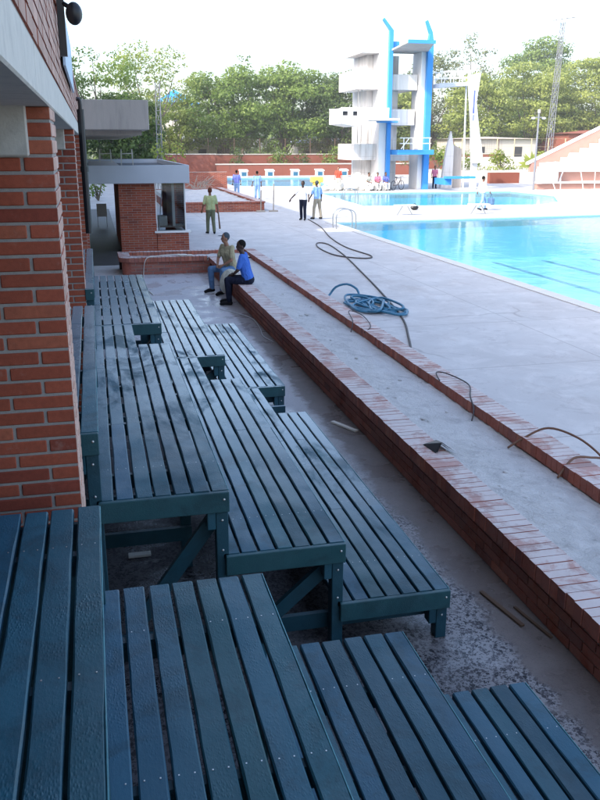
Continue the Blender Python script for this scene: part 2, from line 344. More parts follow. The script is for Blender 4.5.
S.cycles.max_bounces = 8; S.cycles.diffuse_bounces = 4; S.cycles.transparent_max_bounces = 12; S.cycles.caustics_reflective = False; S.cycles.caustics_refractive = False; S.cycles.sample_clamp_indirect = 6

# ------------------------------------------------------------------ ground, deck, pools
def sheet(name, outer, holes, z, mat):
    polys = [[Vector((x, y, 0)) for x, y in p] for p in [outer]+holes]
    tris = geometry.tessellate_polygon(polys); mb = MB(); flat = [p for q in polys for p in q]
    mb.add([(p.x, p.y, z) for p in flat], [list(t) for t in tris], 0)
    o = structure(name, mb, mat)
    bm = bmesh.new(); bm.from_mesh(o.data)
    for f in bm.faces:
        f.normal_update()
        if f.normal.z < 0: f.normal_flip()
    bm.to_mesh(o.data); bm.free(); return o
rect = lambda x0, x1, y0, y1: [(x0, y0), (x1, y0), (x1, y1), (x0, y1)]
DECK = rect(-14, 90, -18, 92.6)
MAIN = [(10, 10.5), (60, 9.2), (60, 36.6), (24, 36.9), (10, 35.6)]
DIVE = [(14.3, 44.8), (24.2, 43.6), (26.5, 45.5), (29.6, 51.5), (29.6, 57.6), (15.3, 58.2)]
FARP = [(12.0, 68.5), (21.3, 66.5), (40, 66.5), (40, 86), (12.0, 86)]
FARP = [(11.2, 69.5), (19.2, 66.3), (19.2, 84.6), (34, 84.6), (34, 86.2), (11.2, 86.2)]
FARP = [(11.2, 69.5), (18.6, 66.6), (21.6, 84.8), (30, 84.8), (30, 87), (11.2, 87)]
sheet('ground', rect(-900, 900, -600, 1500), [DECK], -.02, M['ground_earth'])
sheet('pool_deck', DECK, [MAIN, DIVE, FARP], 0, M['deck_concrete'])
def pool(name, poly, depth, wl, lanes=None):
    mb = MB(); n = len(poly)
    mb.add([(x, y, -depth) for x, y in poly], [list(range(n))], 0)
    for i in range(n):
        a = poly[i]; b = poly[(i+1) % n]
        mb.add([(*a, -depth), (*b, -depth), (*b, -.42), (*a, -.42)], [(0,1,2,3)], 0)
        mb.add([(*a, -.42), (*b, -.42), (*b, -.03), (*a, -.03)], [(0,1,2,3)], 1)
        mb.add([(*a, -.03), (*b, -.03), (*b, .0), (*a, .0)], [(0,1,2,3)], 2)
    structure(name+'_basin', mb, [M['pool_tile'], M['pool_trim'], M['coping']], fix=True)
    mb = MB(); mb.add([(x, y, wl) for x, y in poly], [list(range(n))], 0); structure(name+'_water', mb, M['pool_water'])
    if lanes:
        mb = MB()
        for x in lanes[0]: mb.box(x-.13, x+.13, lanes[1], lanes[2], -depth+.004, -depth+.012)
        structure(name+'_lane_lines', mb, M['lane_tile'])
    # coping as a ring of slabs just above the deck
    cx = sum(p[0] for p in poly)/n; cy = sum(p[1] for p in poly)/n; mb = MB()
    for i in range(n):
        a = Vector(poly[i]); b = Vector(poly[(i+1) % n]); d = (b-a).normalized(); o = Vector((d.y, -d.x))
        if o.dot(a-Vector((cx, cy))) < 0: o = -o
        L = (b-a).length; k = max(1, int(L/.6)); 
        for j in range(k):
            t0 = j*L/k+.004; t1 = (j+1)*L/k-.004; p = [a+d*t0, a+d*t1, a+d*t1+o*.34, a+d*t0+o*.34]; g = random.uniform(.92, 1.05)
            mb.add([(q.x, q.y, .006) for q in p]+[(q.x, q.y, .018) for q in p], [(4,5,6,7),(0,1,5,4),(1,2,6,5),(2,3,7,6),(3,0,4,7)], 0)
    structure(name+'_coping', mb, M['coping'], fix=True)
pool('main_pool', MAIN, 1.9, -.07, ([12.5+2.5*k for k in range(19)], 10.8, 35.2))
pool('diving_pool', DIVE, 3.0, -.08)
pool('far_pool', FARP, 1.6, -.12)
# walkway beside the benches and the rough channel along the planter
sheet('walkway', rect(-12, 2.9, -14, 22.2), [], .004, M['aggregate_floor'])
sheet('corridor_floor', rect(-12, .75, 24, 46), [], .004, M['dark_floor'])
sheet('lawn', rect(-60, 150, 92.7, 160), [], .004, M['lawn'])

# ------------------------------------------------------------------ brick work
def brickcol():
    b = random.random(); r = random.uniform(.75, 1.2)
    r = 1+(r-1)*.55
    if b < .12: return (.28*r, .068*r, .044*r)
    if b < .25: return (.44*r, .135*r, .078*r)
    return (.385*r, .100*r, .058*r)
def skylight_tint(mb, xf):  # paints one side's bricks paler, as open sky would light them
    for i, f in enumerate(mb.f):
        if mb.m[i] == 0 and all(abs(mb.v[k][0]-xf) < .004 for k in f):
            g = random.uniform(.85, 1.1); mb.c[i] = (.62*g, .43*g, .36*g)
def brick_run(mb, ax, a0, a1, f0, f1, z0, z1, off=0, L=.28, H=.066, g=.0135, mi=0, bev=0, pat=None):
    """bricks along axis ax ('x' or 'y') from a0 to a1, filling f0..f1 on the other axis"""
    z = z0+g*.5; k = 0
    while z+H <= z1+.02:
        a = a0; first = True; hz = min(H, z1-z)
        while a < a1-.02:
            l = L if not first or (k+off) % 2 == 0 else L/2
            first = False; e = min(a+l, a1); j = random.uniform(-.0015, .0015)
            A = (a, e-g if e < a1 else e)
            if ax == 'x': q = (A[0], A[1], f0+j, f1+j)
            else: q = (f0+j, f1+j, A[0], A[1])
            if bev: mb.bevbox(*q, z, z+hz, bev, mi, brickcol())
            else: mb.box(*q, z, z+hz, mi, brickcol())
            a = e
        z += H+g; k += 1
def brick_block(mb, x0, x1, y0, y1, z0, z1, rec=.007, bev=0, t=.12, sides='NSEW', g=.0145, H=.0575):
    """a pier or wall of real bricks round a recessed mortar core (material 1)"""
    mb.box(x0+rec, x1-rec, y0+rec, y1-rec, z0, z1, 1)
    n = int((z1-z0)/(H+g)); z = z0+g*.5
    for k in range(n+1):
        if z+H > z1+.02: break
        hz = min(H, z1-z-.001)
        if hz < .01: break
        odd = k % 2
        def seg(a0, a1, fr):
            out = []; a = a0; first = True
            while a < a1-.005:
                l = (.142 if first and fr else .288); first = False; e = min(a+l, a1)
                if a1-e < .06: e = a1
                out.append((a, e-(g if e < a1 else 0))); a = e
            return out
        # corner bricks belong alternately to the S/N or the E/W faces
        for nm, cond in (('S', 'S' in sides), ('N', 'N' in sides)):
            if not cond: continue
            sg = seg(0, x1-x0, odd)
            for a, e in sg:
                X1 = x1-a; X0 = x1-e; j = random.uniform(-.0018, .0018)
                yy = (y0+j, y0+t) if nm == 'S' else (y1-t, y1-j)
                c = brickcol()
                if bev: mb.bevbox(X0, X1, yy[0], yy[1], z+random.uniform(-.001,.001), z+hz, bev, 0, c)
                else: mb.box(X0, X1, yy[0], yy[1], z, z+hz, 0, c)
        for nm, cond in (('E', 'E' in sides), ('W', 'W' in sides)):
            if not cond: continue
            for a, e in seg(0, y1-y0-2*t-g*2, 1-odd):
                j = random.uniform(-.0018, .0018); Y0 = y0+t+g+a; Y1 = y0+t+g+e; xx = (x1-t, x1-j) if nm == 'E' else (x0+j, x0+t)
                if Y1-Y0 < .01: continue
                c = brickcol()
                if bev: mb.bevbox(xx[0], xx[1], Y0, Y1, z, z+hz, bev, 0, c)
                else: mb.box(xx[0], xx[1], Y0, Y1, z, z+hz, 0, c)
        z += H+g
BR = lambda: [M['brick'], M['mortar']]

# ------------------------------------------------------------------ the grandstand on the left
G = empty('grandstand', (-3, 8, 0), 'brick and concrete grandstand along the left edge with exposed brick piers', 'building')
XF = -.155
for Y in (3.95, 9.70, 15.5, 21.3):
    mb = MB(); brick_block(mb, XF-.66, XF, Y, Y+.5, 0, 3.37, bev=.004 if Y < 10 else 0, sides='SE' if Y > 4 else 'SEN'); skylight_tint(mb, XF); mb.build('pier', BR(), G)
    mb = MB(); mb.bevbox(-5.9, XF-.10, Y-.015, Y+.42, 3.165, 3.52, .008); mb.build('cross_beam', M['concrete_beam'], G)
mb = MB()
for a, b in ((-14, 3), (3.003, 9.9), (9.903, 15.6), (15.603, 23.2)): mb.bevbox(-.46, XF+.002, a, b, 3.372, 3.535, .006)
mb.build('edge_beam', M['concrete_beam'], G)
mb = MB(); mb.box(-8, -.462, -14, 23.2, 3.50, 3.66); mb.build('ceiling', M['concrete_dark'], G)
mb = MB(); mb.box(-.36, XF-.004, -8, 23.2, 3.537, 4.07, 1)
brick_run(mb, 'y', -8, 23.2, -.26, XF+.004, 3.540, 4.02, L=.29, H=.0575)
for i in range(390):
    y = -8+i*.08; mb.box(-.38, XF+.016, y, y+.068, 4.03, 4.095, 0, brickcol())
skylight_tint(mb, XF+.004); skylight_tint(mb, XF+.016); mb.build('parapet', BR(), G)
mb = MB(); mb.box(-6.2, -5.9, -14, 25, 0, 9.2); mb.build('rear_wall', M['interior_wall'], G)  # unseen wall, carried up to roof height to block the sun
mb = MB(); mb.box(-16, .0, -14, 25.5, 9.2, 9.5); mb.build('roof', M['concrete_dark'], G)  # unseen roof, front edge set so its shadow covers benches and deck
mb = MB(); mb.box(-18, -4.0, 25.6, 60, 0, 12.6); mb.box(-18, -6.3, 12, 25.59, 9.51, 13.4); mb.box(-20, -7.0, 60.01, 92, 0, 16.0); mb.build('shade_block', M['plaster'], G)  # unseen blocks added behind the facade to cast shade on the deck
for Y in (-8, 2, 12, 22):
    mb = MB(); mb.prism([(-5.9, 8.2), (-5.9, 9.19), (-.1, 9.19), (-.1, 8.95)], Y, Y+.35, 'y'); mb.build('roof_beam', M['concrete_dark'], G)
mb = MB(); mb.box(-8, -6.2, -14, -13.7, 0, 9.2); mb.box(-6, -.6, -13.9, -13.6, 0, 3.4); mb.build('end_wall', M['interior_wall'], G)
mb = MB(); mb.tube(smooth_pts([(-.20, 13.6, 3.86), (-.115, 13.6, 3.86), (-.10, 13.6, 3.80), (-.10, 13.6, 3.70)], 4), .03, 8); mb.tube([(-.10, 13.6, 3.72), (-.10, 13.6, 1.9)], .052, 10); mb.tube([(-.10, 13.6, 2.9), (-.10, 13.6, 2.82)], .065, 10); mb.build('downpipe', M['black_metal'], G)
mb = MB(); mb.box(-.134, -.118, 6.2, 9.4, 3.72, 4.16); mb.build('sill_panel', M['pale_blue_panel'], G)

FL = empty('floodlight', (-.115, 5.8, 3.99), 'black round floodlight on a dark post above the brick parapet', 'floodlight')
mb = MB(); mb.box(-.138, -.095, 5.77, 5.83, 3.74, 4.7); mb.build('post', M['black_metal'], FL)
mb = MB(); mb.ell((-.038, 5.72, 3.975), (.050, .06, .066), 16); mb.tube([(-.045, 5.72, 4.0), (-.115, 5.8, 4.05)], .014, 6); mb.build('lamp_head', M['black_metal'], FL, smooth=True)
mb = MB(); mb.box(-.20, -.15, 5.74, 5.84, 3.99, 4.10); mb.build('junction_box', M['black_metal'], FL)

# concrete canopy beyond the grandstand
CP = empty('concrete_canopy', (-1, 22, 0), 'thick weathered grey concrete canopy slab above the kiosk roof', 'canopy')
mb = MB(); mb.bevbox(-3.5, 1.43, 21.6, 44, 3.56, 4.24, .012)
mb.build('slab', M['concrete_dark'], CP)
for k in range(9):
    mb = MB(); mb.box(-3.3, 1.30, 22.6+k*2.4, 22.85+k*2.4, 3.44, 3.559); mb.build('rib', M['concrete_dark'], CP)
for Y in (24, 42):
    mb = MB(); mb.bevbox(-.95, -.6, Y, Y+.35, 0, 3.559, .01); mb.build('support_column', M['concrete_dark'], CP)

# ------------------------------------------------------------------ kiosk
K = empty('kiosk', (1.8, 29, 0), 'low brick kiosk with flat pale blue fascia roof and corner window', 'kiosk')
mb = MB()
Y0 = 27.0
brick_block(mb, .76, 1.86, Y0, Y0+5.6, 0, 2.10, rec=.004, H=.062, g=.011, t=.1)
brick_block(mb, 1.874, 2.86, Y0, Y0+.30, 0, .56, rec=.004, H=.062, g=.011, t=.1)
brick_block(mb, 2.58, 2.86, Y0+.31, Y0+5.6, 0, .56, rec=.004, H=.062, g=.011, t=.1)
brick_block(mb, 2.5, 2.86, Y0+3.0, Y0+5.6, .57, 2.10, rec=.004, H=.062, g=.011, t=.1)
mb.build('wall', BR(), K)
mb = MB(); mb.bevbox(-.7, 2.90, 26.6, 26.72, 2.09, 2.62, .008); mb.box(2.82, 2.90, 26.722, 38.5, 2.10, 2.62); mb.box(-.7, 2.819, 38.4, 38.5, 2.1, 2.62); mb.build('fascia', M['fascia_paint'], K)
mb = MB(); mb.box(-.7, 2.819, 26.722, 38.39, 2.16, 2.46); mb.box(-.1, .9, 28, 37, 2.461, 2.57, 1); mb.box(1.1, 1.7, 27.6, 30, 2.461, 2.5, 2); mb.build('roof', [M['roof_felt'], M['concrete_dark'], M['fascia_paint']], K)
W = MB(); W.bevbox(1.80, 2.93, Y0-.07, Y0+.28, .565, .63, .005); wo = W.build('window_sill', M['white_paint'], K)
for q in ((2.76, 2.80, Y0+.02, Y0+.07), (2.80, 2.84, Y0+2.9, Y0+2.95), (1.877, 1.90, Y0+.02, Y0+.07)): W = MB(); W.box(*q, .632, 2.10); W.build('window_frame', M['white_paint'], K)
W = MB(); W.box(1.901, 2.759, Y0+.04, Y0+.048, .633, 2.10); W.build('window_pane', M['glass'], K)
W = MB(); W.box(2.4, 2.48, Y0+.3, Y0+2.4, .75, 2.1); W.build('curtain', M['sack_white'], K)
W = MB(); W.box(2.775, 2.783, Y0+.08, Y0+2.88, .61, 2.10); W.build('window_pane', M['glass'], K)
W = MB(); W.box(1.95, 2.25, Y0+.5, Y0+.9, .75, 1.05); W.thing('storage_box', M['sack_white'], 'small white box standing inside the kiosk window', 'box')
W = MB(); W.box(1.88, 2.75, Y0+.35, Y0+1.2, .70, .748); W.build('counter', M['wood_grey'], K)
W = MB(); W.tube([(1.95, Y0+.2, .64), (2.12, Y0+.3, 2.05)], .015, 6); W.thing('broom_pole', M['pale_metal'], 'thin pale pole leaning behind the kiosk window glass', 'pole')
# white metal frames on the kiosk roof
for x in (.55, 1.35):
    T = empty('roof_trestle', (x, 34, 2.63), 'small cream metal trestle on the kiosk roof, %s' % ('the left one of two' if x < 1 else 'the right one of two'), 'trestle', 'trestles on the kiosk roof')
    for dx in (-.22, .22):
        mb = MB(); mb.bar((x+dx, 34, 2.463), (x+dx*.9, 34, 3.05), .04); mb.build('leg', M['plaster'], T)
    mb = MB(); mb.bar((x-.24, 34, 2.88), (x+.24, 34, 2.90), .03); mb.build('crossbar', M['plaster'], T)
# red chair and pot plants in the covered corridor
CH = empty('chair', (.32, 36, 0), 'small plain chair in the shaded corridor beside the kiosk', 'chair')
mb = MB(); mb.bevbox(.1, .5, 35.8, 36.2, .41, .45, .01); mb.build('seat', M['wood_grey'], CH)
mb = MB(); mb.prism([(35.98, .45), (36.2, .9), (36.24, .9), (36.05, .45)], .1, .5, 'x'); mb.build('backrest', M['wood_grey'], CH)
for x in (.12, .48):
    for y in (35.82, 36.18):
        mb = MB(); mb.bar((x, y, 0), (x, y, .41), .03); mb.build('leg', M['pale_metal'], CH)

# ------------------------------------------------------------------ bleachers
X0, TX, TZ, Z0 = -.066, .7335, .428, 1.665
def slat(mb, x0, x1, y0, y1, z0, z1, col):
    n = max(2, int((y1-y0)/.16)); c = .005; vs = []; fs = []; ph = random.uniform(0, 6); am = random.uniform(.0005, .0022)
    for i in range(n+1):
        y = y0+(y1-y0)*i/n; w = am*math.sin(y*1.3+ph); a = x0+w+random.uniform(-.0012, .0012); b = x1+w+random.uniform(-.0012, .0012); h = am*.8*math.sin(y*2.1+ph*2)
        cc = c*random.uniform(.6, 1.7); dd = c*random.uniform(.6, 1.7)
        vs += [(a, y, z0), (a, y, z1+h-cc), (a+cc, y, z1+h), (b-dd, y, z1+h), (b, y, z1+h-dd), (b, y, z0)]
    for i in range(n):
        for k in range(6): p = i*6+k; q = i*6+(k+1) % 6; fs.append((p, p+6, q+6, q))
    fs += [tuple(range(6)), tuple(range(n*6+5, n*6-1, -1))]
    mb.add(vs, fs, 0, col)
def bleacher(name, Ya, Yb, notch, label, rows=(0,1,2,3), row0_from=None, frames=3):
    B = empty(name, (1.0, Ya, 0), label, 'bleacher', 'teal slatted bleacher units')
    for i in rows:
        xr = X0+i*TX; z = Z0-i*TZ; mb = MB(); p = .112
        for k in range(7):
            x1 = xr-k*p; x0 = x1-.0965; ya = Ya+.034; yb = Yb
            if notch and k < 3: yb = Yb-1.03
            if i == 0 and row0_from and k > 0: ya = row0_from
            cuts = [ya]; 
            m = ya+1.4+random.choice((0, .9, 1.7))
            if yb-m > .6 and Ya > 0: cuts.append(m)
            cuts.append(yb)
            for a, b in zip(cuts, cuts[1:]):
                t = random.uniform(.72, 1.25); tt = (t, t*random.uniform(.92, 1.08), t*random.uniform(.92, 1.08)); dz = random.uniform(-.003, .0015); dx = random.uniform(-.0025, .0025)
                slat(mb, x0+dx, x1+dx*.3, a, b-.003, z-.036+dz, z+dz, tt)
                yn = Ya+.52
                while yn < yb-.05:
                    if yn > a+.03 and yn < b-.03:
                        for xn in (.022, .074): mb.box(x0+xn-.0025, x0+xn+.0025, yn-.003, yn+.003, z+dz-.001, z+dz+.0012, 1)
                    yn += (Yb-Ya-.9)/4
            if k == 0: mb.bevbox(x1-.0015, x1+.0035, ya, yb-.004, z-.012, z-.0015, .001, 0, (5, 3.2, 2.6))  # highlight along the seat edge painted as a thin pale strip
        mb.build('seat', [M['bench_paint'], M['bolt_metal']], B, fix=True)
        xl = xr-.76 if not (i == 0 and row0_from) else xr-.095
        mb = MB(); mb.bevbox(xl, xr+.002, Ya, Ya+.033, z-.135, z-.004, .004, 0, (1.15, .98, .82)); mb.build('end_rail', M['bench_paint'], B)
        mb = MB(); mb.bevbox(xr-.036, xr-.002, Ya+.035, Yb-(1.03 if notch else 0)-.01, z-.13, z-.038, .004, 0, (.85, .85, .85)); mb.build('side_rail', M['bench_paint'], B)
        for k, y in enumerate([Ya+.5+(Yb-Ya-.9)*q/4 for q in range(5)]):
            xj = xr-.037 if not (notch and y > Yb-1.1) else xr-.34
            if i == 0 and row0_from and y < row0_from: continue
            mb = MB(); mb.box(xl+.02, xj, y, y+.045, z-.13, z-.037, 0, (.6, .6, .6)); mb.build('joist', M['bench_paint'], B)
        for q in range(frames):
            y = Ya+.034+(Yb-Ya-.16)*q/(frames-1)
            if notch and q == frames-1: y = Yb-1.03-.13
            mb = MB(); mb.bevbox(xr-.078, xr-.003, y, y+.09, .005, z-.136, .004, 0, (.8, .8, .8)); mb.build('leg', M['bench_paint'], B)
        mb = MB(); mb.bevbox(xr-.13, xr-.079, Ya+.036, Ya+.12, z-.26, z-.136, .004, 0, (1.1, 1.1, 1.1)); mb.build('block', M['bench_paint'], B)
        if i < 3:
            mb = MB(); mb.bar((xr-.62, Ya+.16, z-.95 if i < 2 else .10), (xr-.07, Ya+.16, z-.24), .035, .085, col=(.75, .75, .75), up=(0,1,0)) if False else mb.bar((xr-.60, Ya+.17, max(z-.95, .12)), (xr-.06, Ya+.17, z-.22), .04, .09, col=(.75,.75,.75)); mb.build('brace', M['bench_paint'], B)
        for bx, bz in ((xr-.03, z-.05), (xr-.04, z-.20), (xr-.04, z-.40)):
            if bz < .1: continue
            mb = MB(); mb.ell((bx, Ya+(-.002 if bz > z-.13 else .033), bz), (.008, .006, .008), 8); mb.build('bolt', M['bolt_metal'], B, smooth=True)
    for q in range(frames):
        y = Ya+.13+(Yb-Ya-.5)*q/(frames-1)
        for z in (.13,):
            xe = X0+3*TX-.08 if z < .5 else X0+TX-.08
            if q == 0 and z > .5: continue
            mb = MB(); mb.box(-.8, xe, y+.02, y+.06, z, z+.11, 0, (.7, .7, .7)); mb.build('tie_beam', M['bench_paint'], B)
    mb = MB(); mb.box(-.8, X0+TX-.1, Ya+1.35, Ya+1.39, .28, .39, 0, (.7, .7, .7)); mb.build('tie_beam', M['bench_paint'], B)
    for xx in (-.66, X0+TX-.18): mb = MB(); mb.box(xx, xx+.08, Ya+1.40, Ya+1.48, .02, Z0-TZ-.14, 0, (.7, .7, .7)); mb.build('leg', M['bench_paint'], B)
    return B
A = bleacher('bleacher', -.9, 3.58, False, 'teal slatted bleacher nearest the camera, filling the bottom left corner', frames=4)
bleacher('bleacher', 4.6, 9.66, True, 'wet teal slatted bleacher in the middle, between the two brick piers')
bleacher('bleacher', 9.69, 13.6, False, 'teal slatted bleacher farthest from the camera, nearest the sitting men', row0_from=10.3)
mb = MB(); mb.bevbox(-.62, -.487, 3.50, 3.56, 1.67, 2.09, .005, 0, (1.2, 1.2, 1.2)); mb.build('post', M['bench_paint'], A)
mb = MB(); mb.box(-.83, -.10, 3.50, 3.53, 0.02, 1.62, 0, (.5, .5, .5)); mb.build('dark_backing', M['bench_paint'], A)  # dark board added so the seat gaps read as deep shade
mb = MB(); mb.ell((-.497, 3.497, 2.06), (.007, .005, .007), 8); mb.build('bolt', M['bolt_metal'], A)

# ------------------------------------------------------------------ long brick planter
PL = empty('brick_planter', (3.5, 12, 0), 'long low brick planter running diagonally beside the bleachers', 'planter')
def cap_x(mb, x0, x1, y0, y1, z1, pitch=.098, h=.12):
    y = y0
    while y < y1-.02:
        r = random.uniform(-.004, .004); rz = random.uniform(-.003, .002); mb.box(x0+r, x1+r, y, y+pitch-.009, z1-h, z1+rz, 0, brickcol()); y += pitch
    mb.box(x0+.01, x1-.01, y0, y1, z1-h+.005, z1-.014, 1)
def cap_y(mb, x0, x1, y0, y1, z1, pitch=.098, h=.12):
    x = x0
    while x < x1-.02:
        r = random.uniform(-.004, .004); mb.box(x, x+pitch-.011, y0+r, y1+r, z1-h, z1+random.uniform(-.003, .002), 0, brickcol()); x += pitch
    mb.box(x0, x1, y0+.01, y1-.01, z1-h+.005, z1-.008, 1)
OB = [M['brick_old'], M['mortar']]; CB = [M['brick_cap'], M['dark_mortar']]
mb = MB(); mb.box(2.87, 3.05, -1.5, 21.75, 0, .335, 1); brick_run(mb, 'y', -1.5, 21.75, 2.86, 3.0, .005, .333, L=.29, H=.068, g=.012)
mb.build('near_wall', OB, PL)
mb = MB(); cap_x(mb, 2.79, 3.08, -1.5, 21.75, .45); mb.build('near_cap', CB, PL)
mb = MB(); mb.box(4.0, 4.22, -1.5, 23.05, 0, .345, 1); brick_run(mb, 'y', -1.5, 23.05, 3.985, 4.1, .02, .338, L=.29, H=.068, g=.012); mb.build('far_wall', OB, PL)
mb = MB(); cap_x(mb, 3.965, 4.255, -1.5, 23.3, .45); mb.build('far_cap', CB, PL)
mb = MB(); mb.box(.80, 2.86, 22.0, 22.2, 0, .335, 1); brick_run(mb, 'x', .80, 2.86, 21.99, 22.15, .005, .333, L=.29, H=.068, g=.012)
brick_run(mb, 'y', 22.2, 23.1, .62, .76, .005, .333, L=.29, H=.068, g=.012); mb.box(.63, .80, 22.2, 23.1, 0, .335, 1)
for k in range(7):
    a = math.pi+k*math.pi/2/6; cx, cy = .80, 22.19; mb.prism([(cx+.13*math.cos(a), cy+.13*math.sin(a)), (cx+.2*math.cos(a-.13), cy+.2*math.sin(a-.13)), (cx+.2*math.cos(a+.13), cy+.2*math.sin(a+.13))], 0.005, .333, 'z', 0, brickcol())
mb.build('end_wall', OB, PL)
mb = MB(); cap_y(mb, .82, 2.785, 21.91, 22.20, .45)
for k in range(10):
    a = math.pi+(k+.5)*math.pi/2/10; cx, cy = .82, 22.2; d = .045; r0, r1 = .02, .29
    mb.prism([(cx+r0*math.cos(a-d), cy+r0*math.sin(a-d)), (cx+r1*math.cos(a-d*1.4), cy+r1*math.sin(a-d*1.4)), (cx+r1*math.cos(a+d*1.4), cy+r1*math.sin(a+d*1.4)), (cx+r0*math.cos(a+d), cy+r0*math.sin(a+d))], .34, .449, 'z', 0, brickcol())
cap_x(mb, .53, .82, 22.22, 23.1, .45); cap_y(mb, .53, 3.96, 23.1, 23.35, .45); mb.box(.56, 3.96, 23.12, 23.3, 0, .34, 1); mb.build('end_cap', CB, PL)
# rubble fill as a gently uneven sheet
def fill(x0, x1, y0, y1, zl, zr, nx, ny, amp):
    mb = MB(); vs = []; fs = []
    for j in range(ny+1):
        for i in range(nx+1):
            x = x0+(x1-x0)*i/nx; y = y0+(y1-y0)*j/ny; tt = i/nx
            vs.append((x, y, zl*(1-tt)+zr*tt+amp*(math.sin(y*1.7+x*3)*.4+math.sin(y*4.3-x*5)*.3+random.uniform(-.5, .5))*min(1, 4*tt+.2)))
    for j in range(ny):
        for i in range(nx): a = j*(nx+1)+i; fs.append((a, a+1, a+nx+2, a+nx+1))
    mb.add(vs, fs); return mb
fill(3.07, 3.99, -1.5, 22.2, .437, .315, 14, 300, .016).build('fill', M['planter_fill'], PL, smooth=True)
fill(.8, 3.99, 22.18, 23.12, .36, .36, 40, 12, .02).build('fill', M['planter_fill'], PL, smooth=True)
for i in range(34):
    x = 3.12+random.random()**1.5*.8; y = random.uniform(4, 18); s = random.uniform(.006, .045)*random.random()+.006
    mb = MB(); bm = bmesh.new(); bmesh.ops.create_icosphere(bm, subdivisions=1, radius=s)
    for v in bm.verts: v.co = Vector((v.co.x*random.uniform(.8, 1.6), v.co.y*random.uniform(.8, 1.6), v.co.z*random.uniform(.3, .6)))+Vector((x, y, .44-(x-3.07)*.133+.004))
    mb.addbm(bm)
    if i == 0: allm = MB()
    allm.v, n0 = allm.v, len(allm.v); allm.add(mb.v, mb.f, 0)
tag(allm.build('mortar_crumbs', M['planter_fill']), 'small mortar crumbs strewn over the planter fill', 'rubble', kind='stuff')

# second planter with sand, far left deck
P2 = empty('brick_planter', (6.5, 48, 0), 'square low brick planter filled with pale gravel, beside the two men walking away', 'planter')
mb = MB(); brick_block(mb, 3.6, 8.35, 42.5, 42.85, 0, .42, rec=.004); brick_block(mb, 8.05, 8.35, 42.86, 57.3, 0, .42, rec=.004); brick_block(mb, 3.6, 8.35, 57.31, 57.6, 0, .42, rec=.004); brick_block(mb, 3.6, 3.9, 42.86, 57.3, 0, .42, rec=.004); mb.build('wall', BR(), P2)
mb = MB(); cap_y(mb, 3.6, 8.35, 42.45, 42.9, .50, .1, .075); cap_x(mb, 8.0, 8.4, 42.91, 57.3, .50, .1, .075); mb.build('cap', CB, P2)
fill(3.9, 8.05, 42.86, 57.3, .38, .38, 20, 60, .05).build('fill', M['planter_fill'], P2, smooth=True)
mb = MB(); brick_block(mb, 5.9, 10.0, 65.5, 65.8, 0, 1.25, rec=.004); mb.thing('brick_wall', BR(), 'low plain brick wall behind the gravel planter', 'wall')

# ------------------------------------------------------------------ hoses, cables, debris
random.seed(5)
pts = []
for k in range(190):
    a = k*.36+1.0; cx, cy = 5.42, 16.25; r = .72+.26*math.sin(k*.113)+.14*math.sin(k*.41)
    pts.append((cx+.34*r*math.cos(a)+.17*math.sin(k*.23)+.06*math.sin(k*.9), cy+.72*r*math.sin(a)+.26*math.sin(k*.17)+.09*math.sin(k*.77), .03+.10*abs(math.sin(k*.19))*(k/190)+.02*(k%7)/7))
pts += [(5.50, 17.2, .05), (5.46, 17.45, .20), (5.28, 17.6, .29), (5.06, 17.7, .22), (4.93, 17.72, .06), (4.80, 17.5, .03)]
mb = MB(); mb.tube(smooth_pts(pts, 3), .025, 8); mb.tube(smooth_pts([(5.5, 15.5, .05), (5.7, 15.35, .03), (5.95, 15.6, .03), (5.98, 15.9, .03)], 5), .029, 8)
mb.thing('hose', M['hose_blue'], 'coiled blue hose lying on the deck beside the planter', 'hose', smooth=True)
mb = MB(); mb.tube(smooth_pts([(9.3, 37.2, .02), (8.9, 33.5, .02), (8.2, 29.5, .02), (7.9, 26.5, .02), (8.0, 24.2, .02), (7.6, 23.7, .02), (7.0, 24.6, .02), (7.0, 26.6, .02), (7.3, 27.9, .02), (7.55, 27.4, .02), (7.25, 24.5, .02), (6.7, 21, .02), (6.2, 18, .02), (5.65, 15.1, .02), (5.15, 13.4, .02), (4.85, 12.5, .02), (4.65, 12.0, .02)], 8), .02, 6)
mb.thing('cable', M['hose_dark'], 'long dark cable trailing over the deck to the standing pair', 'cable', smooth=True)
mb = MB(); mb.tube(smooth_pts([(3.84, 7.15, .33), (3.98, 7.1, .44), (4.18, 7.0, .56), (4.34, 6.72, .54), (4.40, 6.42, .46), (4.30, 6.38, .47), (4.08, 6.36, .49), (3.9, 6.3, .34)], 6), .011, 6)
mb.thing('hose', M['hose_brown'], 'thin brown hose arching over the right cap of the planter', 'hose', smooth=True)
mb = MB(); mb.tube(smooth_pts([(3.84, 8.0, .33), (3.93, 8.15, .42), (4.02, 8.45, .475), (4.2, 8.9, .48), (4.15, 9.4, .48), (4.04, 9.5, .48), (3.96, 9.2, .46)], 6), .008, 6)
mb.thing('cable', M['hose_dark'], 'thin dark cable looped on the right cap of the planter', 'cable', smooth=True)
mb = MB(); mb.tube(smooth_pts([(3.86, 12.6, .35), (3.98, 12.9, .46), (4.12, 13.6, .49), (4.22, 13.2, .50), (4.12, 12.4, .48), (3.95, 12.2, .42)], 6), .008, 6)
mb.thing('cable', M['hose_dark'], 'thin looped wire on the planter cap beside the blue hose', 'cable', smooth=True)
mb = MB(); mb.tube(smooth_pts([(2.35, 16.8, .015), (2.78, 15.8, .02), (2.79, 14.8, .02), (2.72, 14.1, .02), (2.80, 13.6, .02)], 6), .007, 6); mb.thing('cable', M['pale_metal'], 'thin pale cable on the ground along the planter foot', 'cable', smooth=True)
mb = MB(); mb.bar((2.62, 9.25, .02), (2.80, 8.85, .02), .05, .02); mb.thing('wood_scrap', M['sack_white'], 'pale wood scrap lying by the planter foot', 'scrap')
